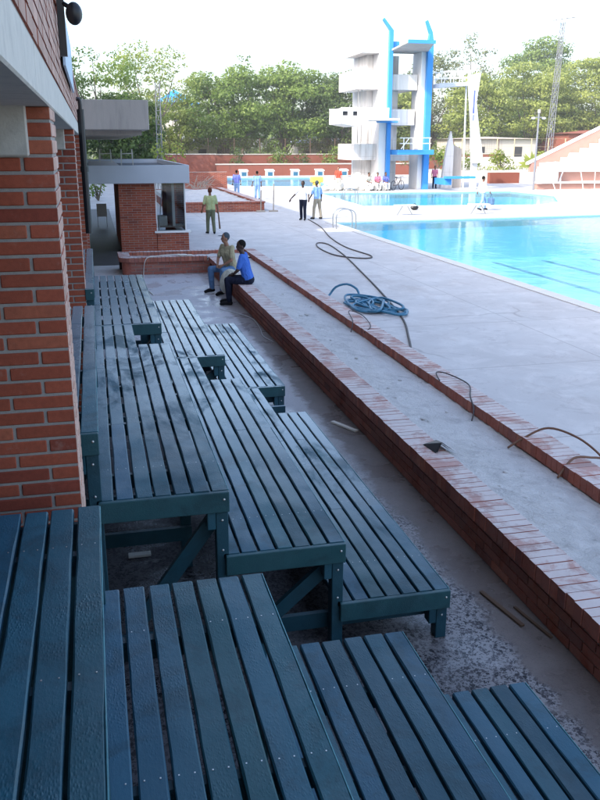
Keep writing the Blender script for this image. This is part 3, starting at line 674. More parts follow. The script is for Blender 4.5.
mb = MB(); mb.bar((2.62, 5.12, .018), (2.70, 4.62, .018), .03, .012); mb.thing('wood_scrap', M['rust'], 'thin brown stick on the walkway, the left one near the planter', 'scrap')
mb = MB(); mb.bar((2.76, 4.86, .018), (2.82, 4.44, .018), .018, .012); mb.thing('wood_scrap', M['rust'], 'thin brown stick on the walkway, the right one touching the planter foot', 'scrap')
mb = MB()
for a, b, c_ in (((2.92, 7.12, .454), (3.06, 7.16, .47), (3.02, 6.92, .53)), ((3.02, 6.92, .53), (3.06, 7.16, .47), (3.12, 6.84, .456)), ((2.92, 7.12, .454), (3.02, 6.92, .53), (2.95, 6.86, .456)), ((3.0, 7.0, .50), (3.10, 7.0, .455), (3.16, 6.86, .458))):
    mb.add([a, b, c_], [(0, 1, 2)])
    q = [(p[0]+.012, p[1]-.01, p[2]+.008) for p in (a, b, c_)]; mb.add(q, [(2, 1, 0)])
mb.thing('rag', M['black_metal'], 'crumpled black rag lying on the left cap of the planter', 'rag')
mb = MB()
for k in range(6): mb.tube(smooth_pts([(3.28+.03*k, 4.62, .41), (3.36+.01*k, 4.58-.03*k, .45), (3.5, 4.5-.03*k, .40)], 3), .007, 5)
mb.thing('rope', M['hose_dark'], 'short frayed dark rope end on the planter fill at the right edge', 'rope')
mb = MB(); mb.bevbox(-.02+.1, .26, 6.28, 6.34, .008, .03, .002); mb.thing('label_tag', M['sack_white'], 'small white tile scrap on the floor under the middle bleacher', 'scrap')
mb = MB(); mb.ell((2.15, 22.05, .475), (.14, .06, .03), 10); mb.ell((2.32, 22.0, .47), (.09, .05, .025), 10); mb.thing('sack', M['sack_white'], 'flat white sack lying on the planter end cap', 'sack')
mb = MB(); mb.tube(smooth_pts([(1.15, 18.8, .02), (1.05, 20.0, .02), (1.12, 21.85, .03), (1.2, 21.86, .42), (1.5, 22.05, .465), (2.1, 22.3, .47)], 6), .010, 5); mb.thing('cable', M['sack_white'], 'thin white string hanging over the planter end wall', 'cable', smooth=True)

# ------------------------------------------------------------------ pool ladders, starting blocks
def ladder(x, y, ang, label, s=1.):
    L = empty('pool_ladder', (x, y, 0), label, 'ladder', 'pool ladders')
    c, sn = math.cos(ang), math.sin(ang)
    def W(u, v, z): return (x+c*u-sn*v, y+sn*u+c*v, z)
    for v in (-.25*s, .25*s):
        mb = MB(); mb.tube(smooth_pts([W(-.65, v, .0), W(-.65, v, .5), W(-.5, v, .72), (W(-.2, v, .76)), W(.12, v, .6), W(.16, v, 0), W(.16, v, -1.1)], 5), .022, 6); mb.build('handrail', M['grey_metal'], L, smooth=True)
    for z in (-.35, -.65, -.95):
        mb = MB(); mb.bar(W(.16, -.25*s, z), W(.16, .25*s, z), .06, .03); mb.build('rung', M['grey_metal'], L)
    return L
ladder(10.0, 33.0, 0, 'curved steel pool ladder at the near left corner of the main pool')
ladder(14.9, 48.5, 0, 'steel pool ladder on the left side of the diving pool')
ladder(31.5, 37.0, -math.pi/2, 'steel pool ladder on the right part of the main pool edge')
def block(x, y, rz, label, grp, s=1.):
    Bk = empty('starting_block', (x, y, 0), label, 'starting block', grp)
    mb = MB(); mb.bevbox(x-.34*s, x+.34*s, y-.3*s, y+.3*s, 0, .5*s, .02); mb.build('base', M['white_paint'], Bk)
    mb = MB(); mb.prism([(y-.36*s, .502*s), (y+.34*s, .60*s), (y+.34*s, .68*s), (y-.36*s, .58*s)], x-.4*s, x+.4*s, 'x'); mb.build('platform', M['white_paint'], Bk)
    mb = MB(); mb.box(x-.22*s, x+.22*s, y-.31*s, y-.302*s, .1*s, .42*s); mb.build('number_plate', M['hose_blue'], Bk)
    return Bk
for k, px in enumerate((15.25, 18.0, 20.7, 23.35, 26.0, 28.7)):
    block(px, 88.6, 0, 'white starting block, %s in the far row by the terracotta wall' % ('first from the left', 'second from the left', 'third from the left', 'third from the right', 'second from the right', 'last on the right')[k], 'white starting blocks in front of the far wall', 1.15)
def rail_stand(x, y, label):
    Q = empty('bench_frame', (x, y, 0), label, 'stand', 'low metal stands between the pools')
    for dx in (-.3, .3):
        mb = MB(); mb.bar((x+dx*1.3, y, .0), (x+dx*.4, y, .42), .035); mb.build('leg', M['grey_metal'], Q)
    mb = MB(); mb.bevbox(x-.5, x+.5, y-.22, y+.22, .43, .48, .008); mb.build('top', M['white_paint'], Q)
rail_stand(14.4, 38.6, 'low white topped metal stand between the pools, left of two'); rail_stand(18.1, 38.4, 'low white topped metal stand between the pools, beside the walking man')
mb = MB(); mb.ell((16.0, 41.5, .13), (.22, .16, .13), 10); mb.tube(smooth_pts([(15.9, 41.5, .22), (16.0, 41.5, .34), (16.1, 41.5, .22)], 4), .012, 5); mb.thing('bag', M['black_metal'], 'small black bag on the strip between the two pools', 'bag')

# ------------------------------------------------------------------ diving tower (Y about 62)
T = empty('diving_tower', (22.5, 62, 0), 'tall white concrete diving tower with bright blue fins and stacked platforms', 'diving tower')
WC = M['white_concrete']; WP = M['white_paint']; BL = M['blue_paint']
def part(name, mat, *boxes, **kw):
    mb = MB()
    for b in boxes: mb.bevbox(*b, .02)
    return mb.build(name, mat, T, **kw)
part('stair_shaft', WC, (20.15, 20.62, 63.0, 66.5, 0, 9.6)); part('stair_shaft', WC, (21.55, 22.70, 63.2, 66.5, 0, 9.5))
part('main_pillar', WP, (20.63, 21.18, 61.3, 63.19, 0, 11.0))
mb = MB(); mb.prism([(21.17, 0), (21.46, 0), (21.46, 10.95), (20.74, 11.75), (20.66, 11.62), (21.17, 10.95)], 61.0, 61.28, 'y'); mb.build('fin', BL, T)
part('pillar', WP, (23.78, 24.30, 61.4, 63.2, 0, 9.7))
mb = MB(); mb.prism([(24.10, 0), (24.52, 0), (24.52, 10.2), (24.4, 10.9), (24.0, 11.7), (23.9, 11.62), (24.2, 10.8), (24.10, 10.2)], 61.0, 61.35, 'y'); mb.build('fin', BL, T)
# landings with solid parapets (spiral up the shaft)
def landing(x0, x1, y0, y1, z0, z1):
    mb = MB(); t = .12
    mb.bevbox(x0, x1, y0, y0+t, z0, z1, .015); mb.box(x0, x0+t, y0+t, y1, z0, z1); mb.box(x1-t, x1, y0+t, y1, z0, z1); mb.box(x0+t, x1-t, y1-t, y1, z0, z1); mb.box(x0+t, x1-t, y0+t, y1-t, z0, z0+.18); mb.build('landing', WC, T)
landing(18.9, 20.62, 61.6, 66.0, 7.05, 8.35); landing(21.52, 23.72, 61.9, 66.6, 7.05, 8.12)
landing(21.52, 23.62, 62.0, 66.6, 4.6, 5.72); landing(18.9, 20.62, 61.8, 66.0, 2.12, 3.28); landing(21.9, 23.4, 62.2, 66.6, 2.05, 2.6)
landing(19.3, 20.62, 61.6, 66.0, 9.5, 10.6)
for x in (19.35, 19.62):
    mb = MB(); mb.tube([(x, 62.4, 3.3), (x, 62.4, 7.05)], .035, 6); mb.build('ladder_rail', M['grey_metal'], T)
# 5 m platform reaching left and toward the pool
mb = MB(); mb.prism([(16.85, 4.60), (18.0, 4.42), (18.9, 4.84), (21.1, 4.84), (21.1, 4.98), (16.85, 4.98)], 58.2, 61.3, 'y'); mb.build('platform_slab', WC, T)
mb = MB(); 
mb.box(16.85, 16.97, 58.2, 58.3, 4.985, 5.6); mb.box(17.36, 17.7, 58.2, 58.3, 4.985, 5.6); mb.box(18.05, 20.3, 58.2, 58.3, 4.985, 5.55); mb.box(16.85, 20.3, 58.19, 58.31, 5.42, 5.66); mb.box(16.85, 20.3, 58.19, 58.31, 4.983, 5.12)
mb.box(16.85, 16.95, 58.32, 61.3, 4.985, 5.6); mb.box(16.85, 20.3, 61.2, 61.29, 4.985, 5.66)
mb.build('railing', WP, T)
for a, b in ((16.98, 17.35), (17.72, 18.04)): mb = MB(); mb.box(a, b, 58.33, 58.36, 5.13, 5.41); mb.build('window', M['roof_felt'], T)  # dark panels put behind the railing openings as painted shade
mb = MB(); mb.box(20.3, 21.7, 60.2, 60.98, 4.74, 4.83); mb.build('platform_edge', BL, T)
# 10 m platform with wide underside
mb = MB(); mb.prism([(20.75, 56.1), (22.6, 56.1), (24.3, 61.6), (24.3, 63), (21.6, 63)], 9.62, 9.74, 'z'); mb.build('top_platform', M['concrete_dark'], T)
mb = MB(); mb.box(20.72, 22.64, 56.0, 56.09, 9.58, 9.80); mb.build('platform_edge', BL, T)
part('top_box', BL, (21.52, 21.98, 61.2, 62.0, 9.85, 10.25))
# 3 m platform in blue with white rails
mb = MB(); mb.bevbox(21.52, 24.31, 59.6, 61.3, 2.52, 2.86, .02); mb.build('low_platform', BL, T)
mb = MB()
for a in (22.0, 22.7, 23.4, 24.0): mb.tube([(a, 59.7, 2.86), (a, 59.7, 3.7)], .035, 6)
for z in (3.3, 3.68): mb.tube([(21.7, 59.7, z), (24.1, 59.7, z)], .035, 6)
mb.tube([(21.8, 59.7, 2.9), (22.4, 59.7, 3.65)], .035, 6); mb.build('railing', WP, T)
# springboards right of the tower
mb = MB(); mb.prism([(24.82, 7.15), (27.3, 7.35), (27.9, 7.45), (27.9, 7.62), (26.2, 7.55), (24.82, 7.45)], 60.4, 61.6, 'y'); mb.build('side_platform', M['fascia_paint'], T)
mb = MB()
for a in (25.0, 25.7, 26.4, 27.1, 27.7):
    for y in (60.45, 61.55): mb.tube([(a, y, 7.45), (a, y, 8.35)], .03, 6)
for z0, z1 in ((7.8, 7.95), (8.25, 8.4)):
    for y in (60.45, 61.55): mb.tube([(24.85, y, z0), (27.85, y, z1)], .03, 6)
mb.build('railing', WP, T)
mb = MB(); mb.prism([(26.95, 8.0), (27.85, 8.2), (27.62, 6.2), (27.9, 4.6), (28.45, 1.95), (27.55, 1.9), (27.35, 4.6), (27.15, 6.2)], 60.0, 60.35, 'y'); mb.build('leaning_pylon', WP, T)
mb = MB(); mb.box(27.35, 27.48, 59.985, 59.998, 5.4, 7.0); mb.box(27.40, 27.46, 59.985, 59.998, 4.9, 5.3); mb.build('painted_mark', M['cloth_violet'], T)
mb = MB(); mb.tube([(27.3, 60.9, .0), (27.15, 60.9, 7.35)], .07, 8); mb.build('support_column', WP, T)
mb = MB(); mb.bevbox(27.75, 28.15, 60.36, 60.8, 0, 3.4, .02); mb.build('support_column', WC, T)
mb = MB(); mb.bevbox(24.9, 27.2, 58.5, 59.0, .85, 1.02, .01); mb.bevbox(25.0, 25.5, 58.9, 61, .4, .849, .01); mb.build('springboard', BL, T)
W2 = empty('climbing_wall', (27, 63.5, 0), 'grey concrete slab wall with a pointed white end right of the diving tower', 'wall')
mb = MB(); mb.prism([(27.0, 0), (28.1, 0), (28.0, 2.9), (27.3, 3.2)], 63.0, 64.2, 'y'); mb.build('grey_slab', M['concrete_dark'], W2)
mb = MB(); mb.prism([(26.2, 0), (27.15, 0), (27.15, 3.0), (26.9, 4.2), (26.6, 3.0)], 62.6, 62.9, 'y'); mb.build('white_slab', WC, W2)
# scaffold
SC = empty('scaffold', (25.8, 66, 0), 'narrow rusty lattice scaffold beside the diving tower', 'scaffold')
mb = MB()
for x in (25.6, 26.4):
    for y in (66, 66.8): mb.bar((x, y, 0), (x, y, 4.9), .06)
mb.build('upright', M['rust'], SC)
mb = MB()
for k in range(6):
    z = .3+k*.8; mb.bar((25.6, 66, z), (26.4, 66, z), .05); mb.bar((25.6, 66, z), (26.4, 66, z+.8), .04); mb.bar((25.6, 66.8, z), (26.4, 66.8, z), .05)
mb.build('bracing', M['rust'], SC)

# ------------------------------------------------------------------ far terracotta walls, fences
mb = MB(); mb.box(13.0, 36.0, 92.3, 92.7, 0, 1.15); mb.box(12.9, 36.1, 92.25, 92.75, 1.151, 1.27, 1); mb.thing('retaining_wall', [M['terracotta'], M['plaster']], 'long low terracotta wall with pale coping behind the starting blocks', 'wall')
mb = MB(); mb.box(4, 13.0, 93.2, 93.5, 0, 2.2); mb.box(3.9, 13.1, 93.15, 93.55, 2.201, 2.3, 1); mb.thing('retaining_wall', [M['terracotta'], M['plaster']], 'taller terracotta wall at the far left behind the kiosk roof', 'wall')
mb = MB(); mb.box(13.1, 48.0, 95.6, 95.9, 0, 2.15); mb.box(13.1, 48.1, 95.55, 95.95, 2.151, 2.25, 1); mb.thing('retaining_wall', [M['terracotta'], M['plaster']], 'rear terracotta wall under the trees, behind the row of bushes', 'wall')
def fence(name, x0, x1, y, z0, z1, step, mat, label, n=5, mesh=True):
    F = empty(name, ((x0+x1)/2, y, z0), label, 'fence'); x = x0
    while x <= x1:
        mb = MB(); mb.tube([(x, y, z0), (x, y, z1)], .05, 6); mb.build('post', mat, F); x += step
    mb = MB()
    for k in range(n): z = z0+.15+(z1-z0-.2)*k/(n-1); mb.bar((x0, y, z), (x1, y, z), .015)
    xx = x0
    while mesh and xx < x1: mb.bar((xx, y, z0+.1), (xx, y, z1-.05), .008); xx += .3
    mb.build('mesh', M['rust'] if mat is not M['tan_paint'] else mat, F); return F
fence('wire_fence', 4, 48, 96.3, 2.15, 3.9, 2.9, M['rust'], 'rusty wire fence along the top of the rear terracotta wall', 8)
fence('wire_fence', 40, 62, 90, 2.0, 3.9, 2.1, M['tan_paint'], 'tan metal fence above the flower bed on the right', 3, False)
mb = MB(); mb.box(38.0, 64.0, 89.6, 90.4, 0, 1.9); mb.thing('garden_wall', M['plaster'], 'pale wall below the tan fence on the right', 'wall')
mb = MB(); mb.box(32, 52, 74.5, 82, 0, .9); mb.thing('garden_wall', M['plaster'], 'low pale wall in front of the flower bed on the right', 'wall')
mb = MB(); mb.box(33.5, 36.3, 69.2, 69.7, 0, .9); mb.thing('retaining_wall', M['terracotta'], 'short terracotta wall left of the small terrace stand', 'wall')

# right terrace stand
RS = empty('terrace_stand', (38, 60, 0), 'stepped white terrace seating with terracotta side walls at the right edge', 'grandstand')
prof = [(32.6, .55)]; x, z = 34.3, 1.9
steps = [(33.5, 1.6), (34.6, 1.6)]; x, z = 34.6, 1.6
for k in range(11): steps += [(x, z+.34), (x+.80, z+.34)]; x += .80; z += .34
body = [(33.4, 1.25)]+steps+[(x, 2.4), (41, 1.25)]
def fan(name, poly, y0, y1, mat):
    mb = MB(); polys = [[Vector((p[0], p[1], 0)) for p in poly]]; tr = geometry.tessellate_polygon(polys); n = len(poly)
    vs = [(p[0], y0, p[1]) for p in poly]+[(p[0], y1, p[1]) for p in poly]
    fs = [list(t) for t in tr]+[[i+n for i in t][::-1] for t in tr]+[[i, (i+1) % n, n+(i+1) % n, n+i] for i in range(n)]
    mb.add(vs, fs); return mb.build(name, mat, RS, fix=True)
fan('seating_steps', body, 59.2, 61.1, M['white_paint'])
fan('side_parapet', [(32.9, 1.2), (44, 1.2), (44, 6.75), (33.0, 1.85)], 61.15, 61.4, M['terracotta_pink'])
fan('parapet_coping', [(32.7, 1.74), (44.1, 6.80), (44.1, 6.98), (32.7, 1.92)], 61.11, 61.5, M['white_paint'])
fan('front_block', [(32.6, .5), (33.9, .5), (33.9, 2.0), (32.6, 1.9)], 58.6, 59.19, M['white_paint'])
mb = MB(); mb.box(33.91, 47, 59.6, 60.0, 0, 1.24); mb.box(32.4, 47, 58.9, 59.5, 0, .42); mb.build('plinth', M['terracotta_pink'], RS)
mb = MB(); mb.box(32.3, 47, 58.7, 59.58, .421, .55); mb.build('bench_ledge', M['white_paint'], RS)
mb = MB(); mb.bar((34.3, 59.1, .55), (35.0, 59.1, 2.6), .07); mb.bar((33.0, 58.5, 2.0), (41, 58.9, 2.1), .0501) if False else None; mb.build('rail_post', M['white_paint'], RS)
for k, x in enumerate((33.2, 33.6, 35.5, 36.4, 37.2, 38.0)):
    mb = MB(); mb.bar((x, 57.6, 0), (x+(.3 if k % 2 else -.05), 58.2, 1.5 if k > 1 else .8), .045); mb.build('stair_rail', M['pale_metal'], RS)

LP = empty('street_lamp', (31.6, 58, 0), 'white lamp post with crossed arms left of the terrace seating', 'street lamp')
mb = MB(); mb.tube([(31.6, 58, 0), (31.6, 58, 5.4)], [.085, .06], 8); mb.build('pole', M['lamp_grey'], LP)
mb = MB(); mb.bar((31.15, 58, 5.1), (32.05, 58, 5.1), .07); mb.build('arm', M['lamp_grey'], LP)
for dx in (-.42, .42):
    mb = MB(); mb.ell((31.6+dx, 58, 5.04), (.17, .1, .08), 10); mb.build('lamp_head', M['pale_metal'], LP)
mb = MB(); mb.box(31.53, 31.67, 57.93, 58.07, 5.41, 5.65); mb.build('cap', M['pale_metal'], LP)

def mast(name, x, y, h, w0, w1, label, lean=0., heads=0, col='lamp_grey', t=.06):
    Q = empty(name, (x, y, 0), label, 'floodlight mast'); mb = MB(); n = int(h/.9)
    def P(i, j, k): f = k/n; ww = w0+(w1-w0)*f; return (x+lean*f+i*ww/2, y+j*ww/2, h*f)
    for i, j in ((-1,-1),(1,-1),(1,1),(-1,1)): mb.bar(P(i,j,0), P(i,j,n), t)
    mb.build('upright', M[col], Q); mb = MB()
    C4 = ((-1,-1),(1,-1),(1,1),(-1,1))
    for k in range(n):
        for q in range(4):
            a = C4[q]; b = C4[(q+1) % 4]; mb.bar(P(*a, k), P(*b, k+1), t*.6); mb.bar(P(*a, k), P(*b, k), t*.6)
    mb.build('bracing', M[col], Q)
    if heads:
        mb = MB(); mb.bar((x+lean-1.4, y, h+.1), (x+lean+1.4, y, h+.5), .09); mb.build('crossarm', M[col], Q)
        for k in range(heads):
            dx = -1.3+2.6*k/(heads-1); mb = MB(); mb.bevbox(x+lean+dx-.18, x+lean+dx+.18, y-.35, y-.05, h+.25+.16*dx, h+.65+.16*dx, .02); mb.build('lamp_head', M['pale_metal'], Q)
    return Q
mast('floodlight_mast', 51.6, 92, 16.3, .62, .36, 'tall lattice floodlight mast above the trees on the right', .6, 5, t=.05)
mast('floodlight_mast', 4.55, 60, 7.2, .36, .28, 'slim white lattice mast rising behind the kiosk roof', .1, 0, 'lamp_grey', .035)

# ------------------------------------------------------------------ trees
def leafmesh(clumps, leaf, dens, rnd, lightdir=Vector((-.45, -.6, .6))):
    mb = MB()
    for (c, r) in clumps:
        n = int(dens*(r[0]*r[1]+r[0]*r[2]+r[1]*r[2])/3)
        tone = rnd.uniform(-.22, .22)
        for _ in range(n):
            d = Vector((rnd.gauss(0,1), rnd.gauss(0,1), rnd.gauss(0,1))).normalized(); q = rnd.uniform(.45, 1.08)**.6
            p = Vector(c)+Vector((d.x*r[0]*q, d.y*r[1]*q, d.z*r[2]*q))
            nrm = (d+Vector((rnd.gauss(0,.6), rnd.gauss(0,.6), rnd.gauss(0,.6)+.5))).normalized()
            a = nrm.cross(Vector((rnd.gauss(0,1), rnd.gauss(0,1), rnd.gauss(0,1)))).normalized(); b = nrm.cross(a)
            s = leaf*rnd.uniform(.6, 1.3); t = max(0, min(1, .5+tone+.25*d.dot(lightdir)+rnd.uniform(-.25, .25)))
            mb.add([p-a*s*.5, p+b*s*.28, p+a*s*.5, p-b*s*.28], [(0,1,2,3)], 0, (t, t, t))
    return mb
def make_tree(name, loc, h, rad, seed, leafmat, label, group='trees behind the far walls', trunk_h=.3, dens=70, leaf=.34, nclump=70, flat=.55, airy=False, cat='tree', clump_r=(.12,.24)):
    rnd = random.Random(seed); O = empty(name, loc, label, cat, group); L = Vector(loc)
    mb = MB(); zc = h*(trunk_h+(1-trunk_h)*.5); tips = []
    tr = max(.12, h*.022); split = Vector((rnd.uniform(-.3,.3), rnd.uniform(-.3,.3), h*trunk_h))
    mb.tube([L, L+split*.5+Vector((.1,0,0)), L+split], [tr*1.4, tr, tr*.85], 7)
    cl = []
    for k in range(nclump):
        a = rnd.uniform(0, 2*math.pi); u = rnd.uniform(-.85, 1)
        rr = math.sqrt(max(0, 1-abs(u)**2.2))*(rnd.random()**.4)
        p = Vector((math.cos(a)*rad*rr, math.sin(a)*rad*rr*.85, zc+u*h*(1-trunk_h)*.5*(.86+.14*math.sin(a*2+seed))))
        s = rad*rnd.uniform(*clump_r); cl.append((L+p, (s*1.25, s*1.25, s*flat)))
        if k % (7 if not airy else 5) == 0: tips.append(p)
    for t_ in tips[:22]:
        m = (split*.6+t_*.4)+Vector((rnd.uniform(-.5,.5), rnd.uniform(-.5,.5), rnd.uniform(.1,.8)))
        mb.tube(smooth_pts([L+split*.9, L+m, L+t_], 3), [tr*.42*(1-i/6)+.015 for i in range(7)], 5)
    mb.build('trunk', M['bark'], O)
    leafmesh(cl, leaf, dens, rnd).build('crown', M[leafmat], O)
    return O
# (x, y, height, radius, leaf, kind)
TREES = [
 (15.8, 103, 11.8, 5.4, 'leaf_green', 'broad dense tree, leftmost of the big crowns beyond the far wall', {}),
 (23.3, 105, 12.2, 5.9, 'leaf_green', 'broad dense tree, second of the big crowns beyond the far wall', {}),
 (30.4, 104, 11.6, 5.2, 'leaf_dark', 'dark dense tree close to the left side of the diving tower', {}),
 (19.5, 112, 13.8, 3.2, 'leaf_green', 'taller tree poking above the broad crowns left of the diving tower', dict(airy=True, nclump=34, dens=40)),
 (9.9, 104, 8.6, 3.4, 'leaf_light', 'smaller light green tree under the blue roof', {}),
 (1.0, 90, 12.5, 4.6, 'leaf_green', 'thin airy tree above the concrete canopy, nearer the brick parapet', dict(airy=True, nclump=80, dens=85, leaf=.30, trunk_h=.3, clump_r=(.12,.22))),
 (6.6, 96, 13.6, 5.2, 'leaf_light', 'airy light tree with spreading open branches above the canopy end', dict(airy=True, nclump=75, dens=75, leaf=.30, trunk_h=.32, clump_r=(.1,.22))),
 (3.2, 84, 7.6, 3.8, 'leaf_dark', 'low dark tree seen under the concrete canopy', {}),
 (39.0, 112, 11.0, 5.2, 'leaf_light', 'light green tree seen through the diving tower', {}),
 (45.0, 112, 15.2, 4.6, 'leaf_pale', 'tall pale tree right behind the side platform of the tower', dict(dens=50)),
 (50.0, 108, 11.8, 5.2, 'leaf_light', 'round light green tree right of the leaning pylon', {}),
 (54.5, 122, 19.2, 4.3, 'leaf_pale', 'tallest pale wispy tree rising over the right hand crowns', dict(dens=42, nclump=46)),
 (58.5, 110, 13.6, 6.4, 'leaf_light', 'wide spreading bright green tree behind the lamp post', dict(flat=.42, nclump=95)),
 (70.5, 113, 16.2, 8.0, 'leaf_light', 'very wide bright tree behind the terrace seating', dict(flat=.42, nclump=110)),
 (66, 122, 18.2, 6.0, 'leaf_green', 'darker tree behind the lattice floodlight mast', {}),
 (40.0, 124, 15.5, 5.0, 'leaf_pale', 'hazy tree crown visible above the tower side landing', dict(dens=50)),
 (85, 110, 15.5, 7.0, 'leaf_green', 'big tree just past the right edge of the terrace seating', {}),
 (-6, 95, 13.0, 5.0, 'leaf_green', 'tree behind the grandstand end at the far left', {}),
]
for i, (x, y, h, r, lf, lab, kw) in enumerate(TREES):
    k = dict(nclump=105, dens=100, leaf=.38, trunk_h=.16, flat=.6, clump_r=(.15,.27)); k.update(kw)
    make_tree('tree', (x, y, 0), h, r, 40+i, lf, lab, **k)
# shrubs
def shrub(x, y, z, h, r, seed, lf, label, grp='shrubs in front of the rear wall', name='shrub', leaf=.22, dens=150):
    rnd = random.Random(seed); O = empty(name, (x, y, z), label, 'shrub', grp); mb = MB(); cl = []
    for k in range(12):
        a = rnd.uniform(0, 6.28); p = Vector((x+math.cos(a)*r*rnd.uniform(.1, .75), y+math.sin(a)*r*.5*rnd.random(), z+h*rnd.uniform(.25, .88))); s = r*rnd.uniform(.25, .42)
        cl.append((p, (s, s, s*.9))); mb.tube([(x, y, z), p], [.04, .015], 5)
    mb.build('stem', M['bark'], O); leafmesh(cl, leaf, dens, rnd).build('foliage', M[lf], O)
SH = [(15.5, 2.6, 1.5, 'leaf_dark', 'dark upright shrub in front of the rear wall, leftmost of its row'), (20.2, 3.2, 1.9, 'leaf_green', 'larger round shrub in front of the rear wall, second of its row'),
      (23.0, 2.6, 1.3, 'leaf_dark', 'small dark shrub in front of the rear wall, third of its row'), (26.3, 3.2, 1.9, 'leaf_green', 'wide shrub in front of the rear wall, fourth of its row'), (30.2, 3.4, 2.0, 'leaf_green', 'wide shrub beside the tower base, last of its row')]
for i, (x, h, r, lf, lab) in enumerate(SH): shrub(x, 94.2, 0.3, h, r, 70+i, lf, lab)
shrub(4.9, 56, 0, 3.5, 1.2, 90, 'leaf_light', 'bright yellow green shrub behind the kiosk roof', None, dens=170)
RB = [(33.6, 77, 2.9, 1.6, 'leaf_light', 'bright bush in the flower bed, nearest the leaning pylon'), (36.0, 78, 2.6, 1.5, 'leaf_green', 'green bush in the flower bed, second from the pylon'), (38.4, 77, 2.3, 1.5, 'leaf_light', 'low bush in the flower bed just left of the banana plant'),
      (43.2, 78, 2.2, 1.4, 'leaf_light', 'low bright bush just right of the banana plant'), (30.8, 80, 3.4, 1.8, 'leaf_pale', 'pale bush seen between the tower and the pylon'), (45.8, 79, 2.3, 1.5, 'leaf_pale', 'pale bush in the flower bed behind the lamp post'), (34.8, 84, 3.6, 1.6, 'leaf_green', 'taller dark bush behind the flower bed near the tan fence'), (27.6, 82, 3.6, 1.9, 'leaf_light', 'leafy bush behind the scaffold and the pointed slab')]
for i, (x, y, h, r, lf, lab) in enumerate(RB): shrub(x, y, .75, h*.85, r, 110+i, lf, lab, 'bushes in the flower bed', dens=260)
tag(leafmesh([((x*.9+33, 77+math.sin(x), .95), (.8, .8, .4)) for x in range(16)], .2, 240, random.Random(6)).build('ground_cover', M['leaf_light']), 'low leafy ground cover in the flower bed', 'plants', kind='stuff')
for k, (x, y) in enumerate(((-.6, 50), (.3, 53))): shrub(x, y, 0, 1.6, .8, 140+k, 'leaf_green', ('leafy shrub at the left of the far corridor end', 'leafy shrub at the right of the far corridor end')[k], 'shrubs at the end of the covered corridor')
BP = empty('banana_plant', (41, 75.8, 0), 'fan leaved banana plant in the flower bed', 'plant')
mb = MB(); mb.tube([(41, 75.8, 0), (41, 75.8, 1.3)], [.12, .08], 7); mb.build('stem', M['bark'], BP)
mb = MB()
for k in range(13):
    a = -1.4+2.8*k/12; d = Vector((math.sin(a), .3*math.sin(k*2.1), math.cos(a))); L_ = random.uniform(1.1, 1.6); p0 = Vector((41, 75.8, 1.2)); p1 = p0+d*L_*.5; p2 = p0+d*L_+Vector((0, 0, -.2*abs(math.sin(a)))); sd = d.cross(Vector((0,1,0))).normalized()*.22
    mb.add([p0, p1+sd, p2, p1-sd], [(0,1,2,3)], 0, (.8,.8,.8))
mb.build('leaves', M['leaf_light'], BP)
# far wooded backdrop (one mass)
rnd = random.Random(3); cl = []
for k in range(330):
    x = rnd.uniform(-70, 170); cl.append(((x, rnd.uniform(132, 150), rnd.uniform(.5, 7.5+2*math.sin(x*.08))), (3.4, 2.4, 2.0)))
tag(leafmesh(cl, .95, 28, rnd).build('far_woods', M['leaf_green']), 'hazy far-off woods behind the trees', 'woods', kind='stuff')

# distant buildings
def house(x0, x1, y, h, roofmat, label, wallmat='plaster', roofh=1.4, wins=3):
    H = empty('house', ((x0+x1)/2, y, 0), label, 'house'); mb = MB(); mb.bevbox(x0, x1, y, y+8, 0, h, .02); mb.build('wall', M[wallmat], H)
    xm = (x0+x1)/2; mb = MB(); mb.add([(x0-.4, y-.4, h+.003), (x1+.4, y-.4, h+.003), (x1+.4, y+8.4, h+.003), (x0-.4, y+8.4, h+.003), (xm, y+4, h+roofh)], [(0,1,4),(1,2,4),(2,3,4),(3,0,4),(3,2,1,0)]); mb.build('roof', M[roofmat], H)
    for k in range(wins):
        x = x0+(x1-x0)*(k+.5)/wins; mb = MB(); mb.box(x-.5, x+.5, y-.03, y-.003, h-2.1, h-.9); mb.build('window', M['roof_felt'], H)
house(8.6, 14.6, 118, 8.2, 'tarp_blue', 'house with a bright blue pyramid roof behind the left trees', roofh=2.2)
house(10, 17, 108, 3.6, 'fascia_paint', 'pale low house glimpsed under the left tree crowns')
house(26, 33, 109.5, 3.4, 'fascia_paint', 'grey roofed house glimpsed left of the diving tower')
house(44, 54, 99, 3.9, 'concrete_dark', 'pale grey shed behind the tan fence', roofh=.3, wins=2)
house(60, 70, 102, 4.6, 'terracotta', 'terracotta building behind the terrace stand parapet', wallmat='terracotta', roofh=.5)

# ------------------------------------------------------------------ people
def voxel(mb, mats, name, parent, vox, smooth=2):
    me = bpy.data.meshes.new('tmp'); me.from_pydata(mb.v, [], mb.f); o = bpy.data.objects.new('tmp', me); COL.objects.link(o)
    m = o.modifiers.new('r', 'REMESH'); m.mode = 'VOXEL'; m.voxel_size = vox; m.use_smooth_shade = True
    if smooth: s = o.modifiers.new('s', 'SMOOTH'); s.iterations = smooth; s.factor = .5
    dg = bpy.context.evaluated_depsgraph_get(); me2 = bpy.data.meshes.new_from_object(o.evaluated_get(dg)); bpy.data.objects.remove(o)
    me2.materials.clear(); me2.materials.append(mats); me2.name = name
    r = bpy.data.objects.new(name, me2); COL.objects.link(r); r.parent = parent; return r
def cap(mb, a, b, ra, rb, n=10):
    a = Vector(a); b = Vector(b); mb.ell(a, (ra,)*3, n); mb.ell(b, (rb,)*3, n); mb.tube([a, b], [ra, rb], n)
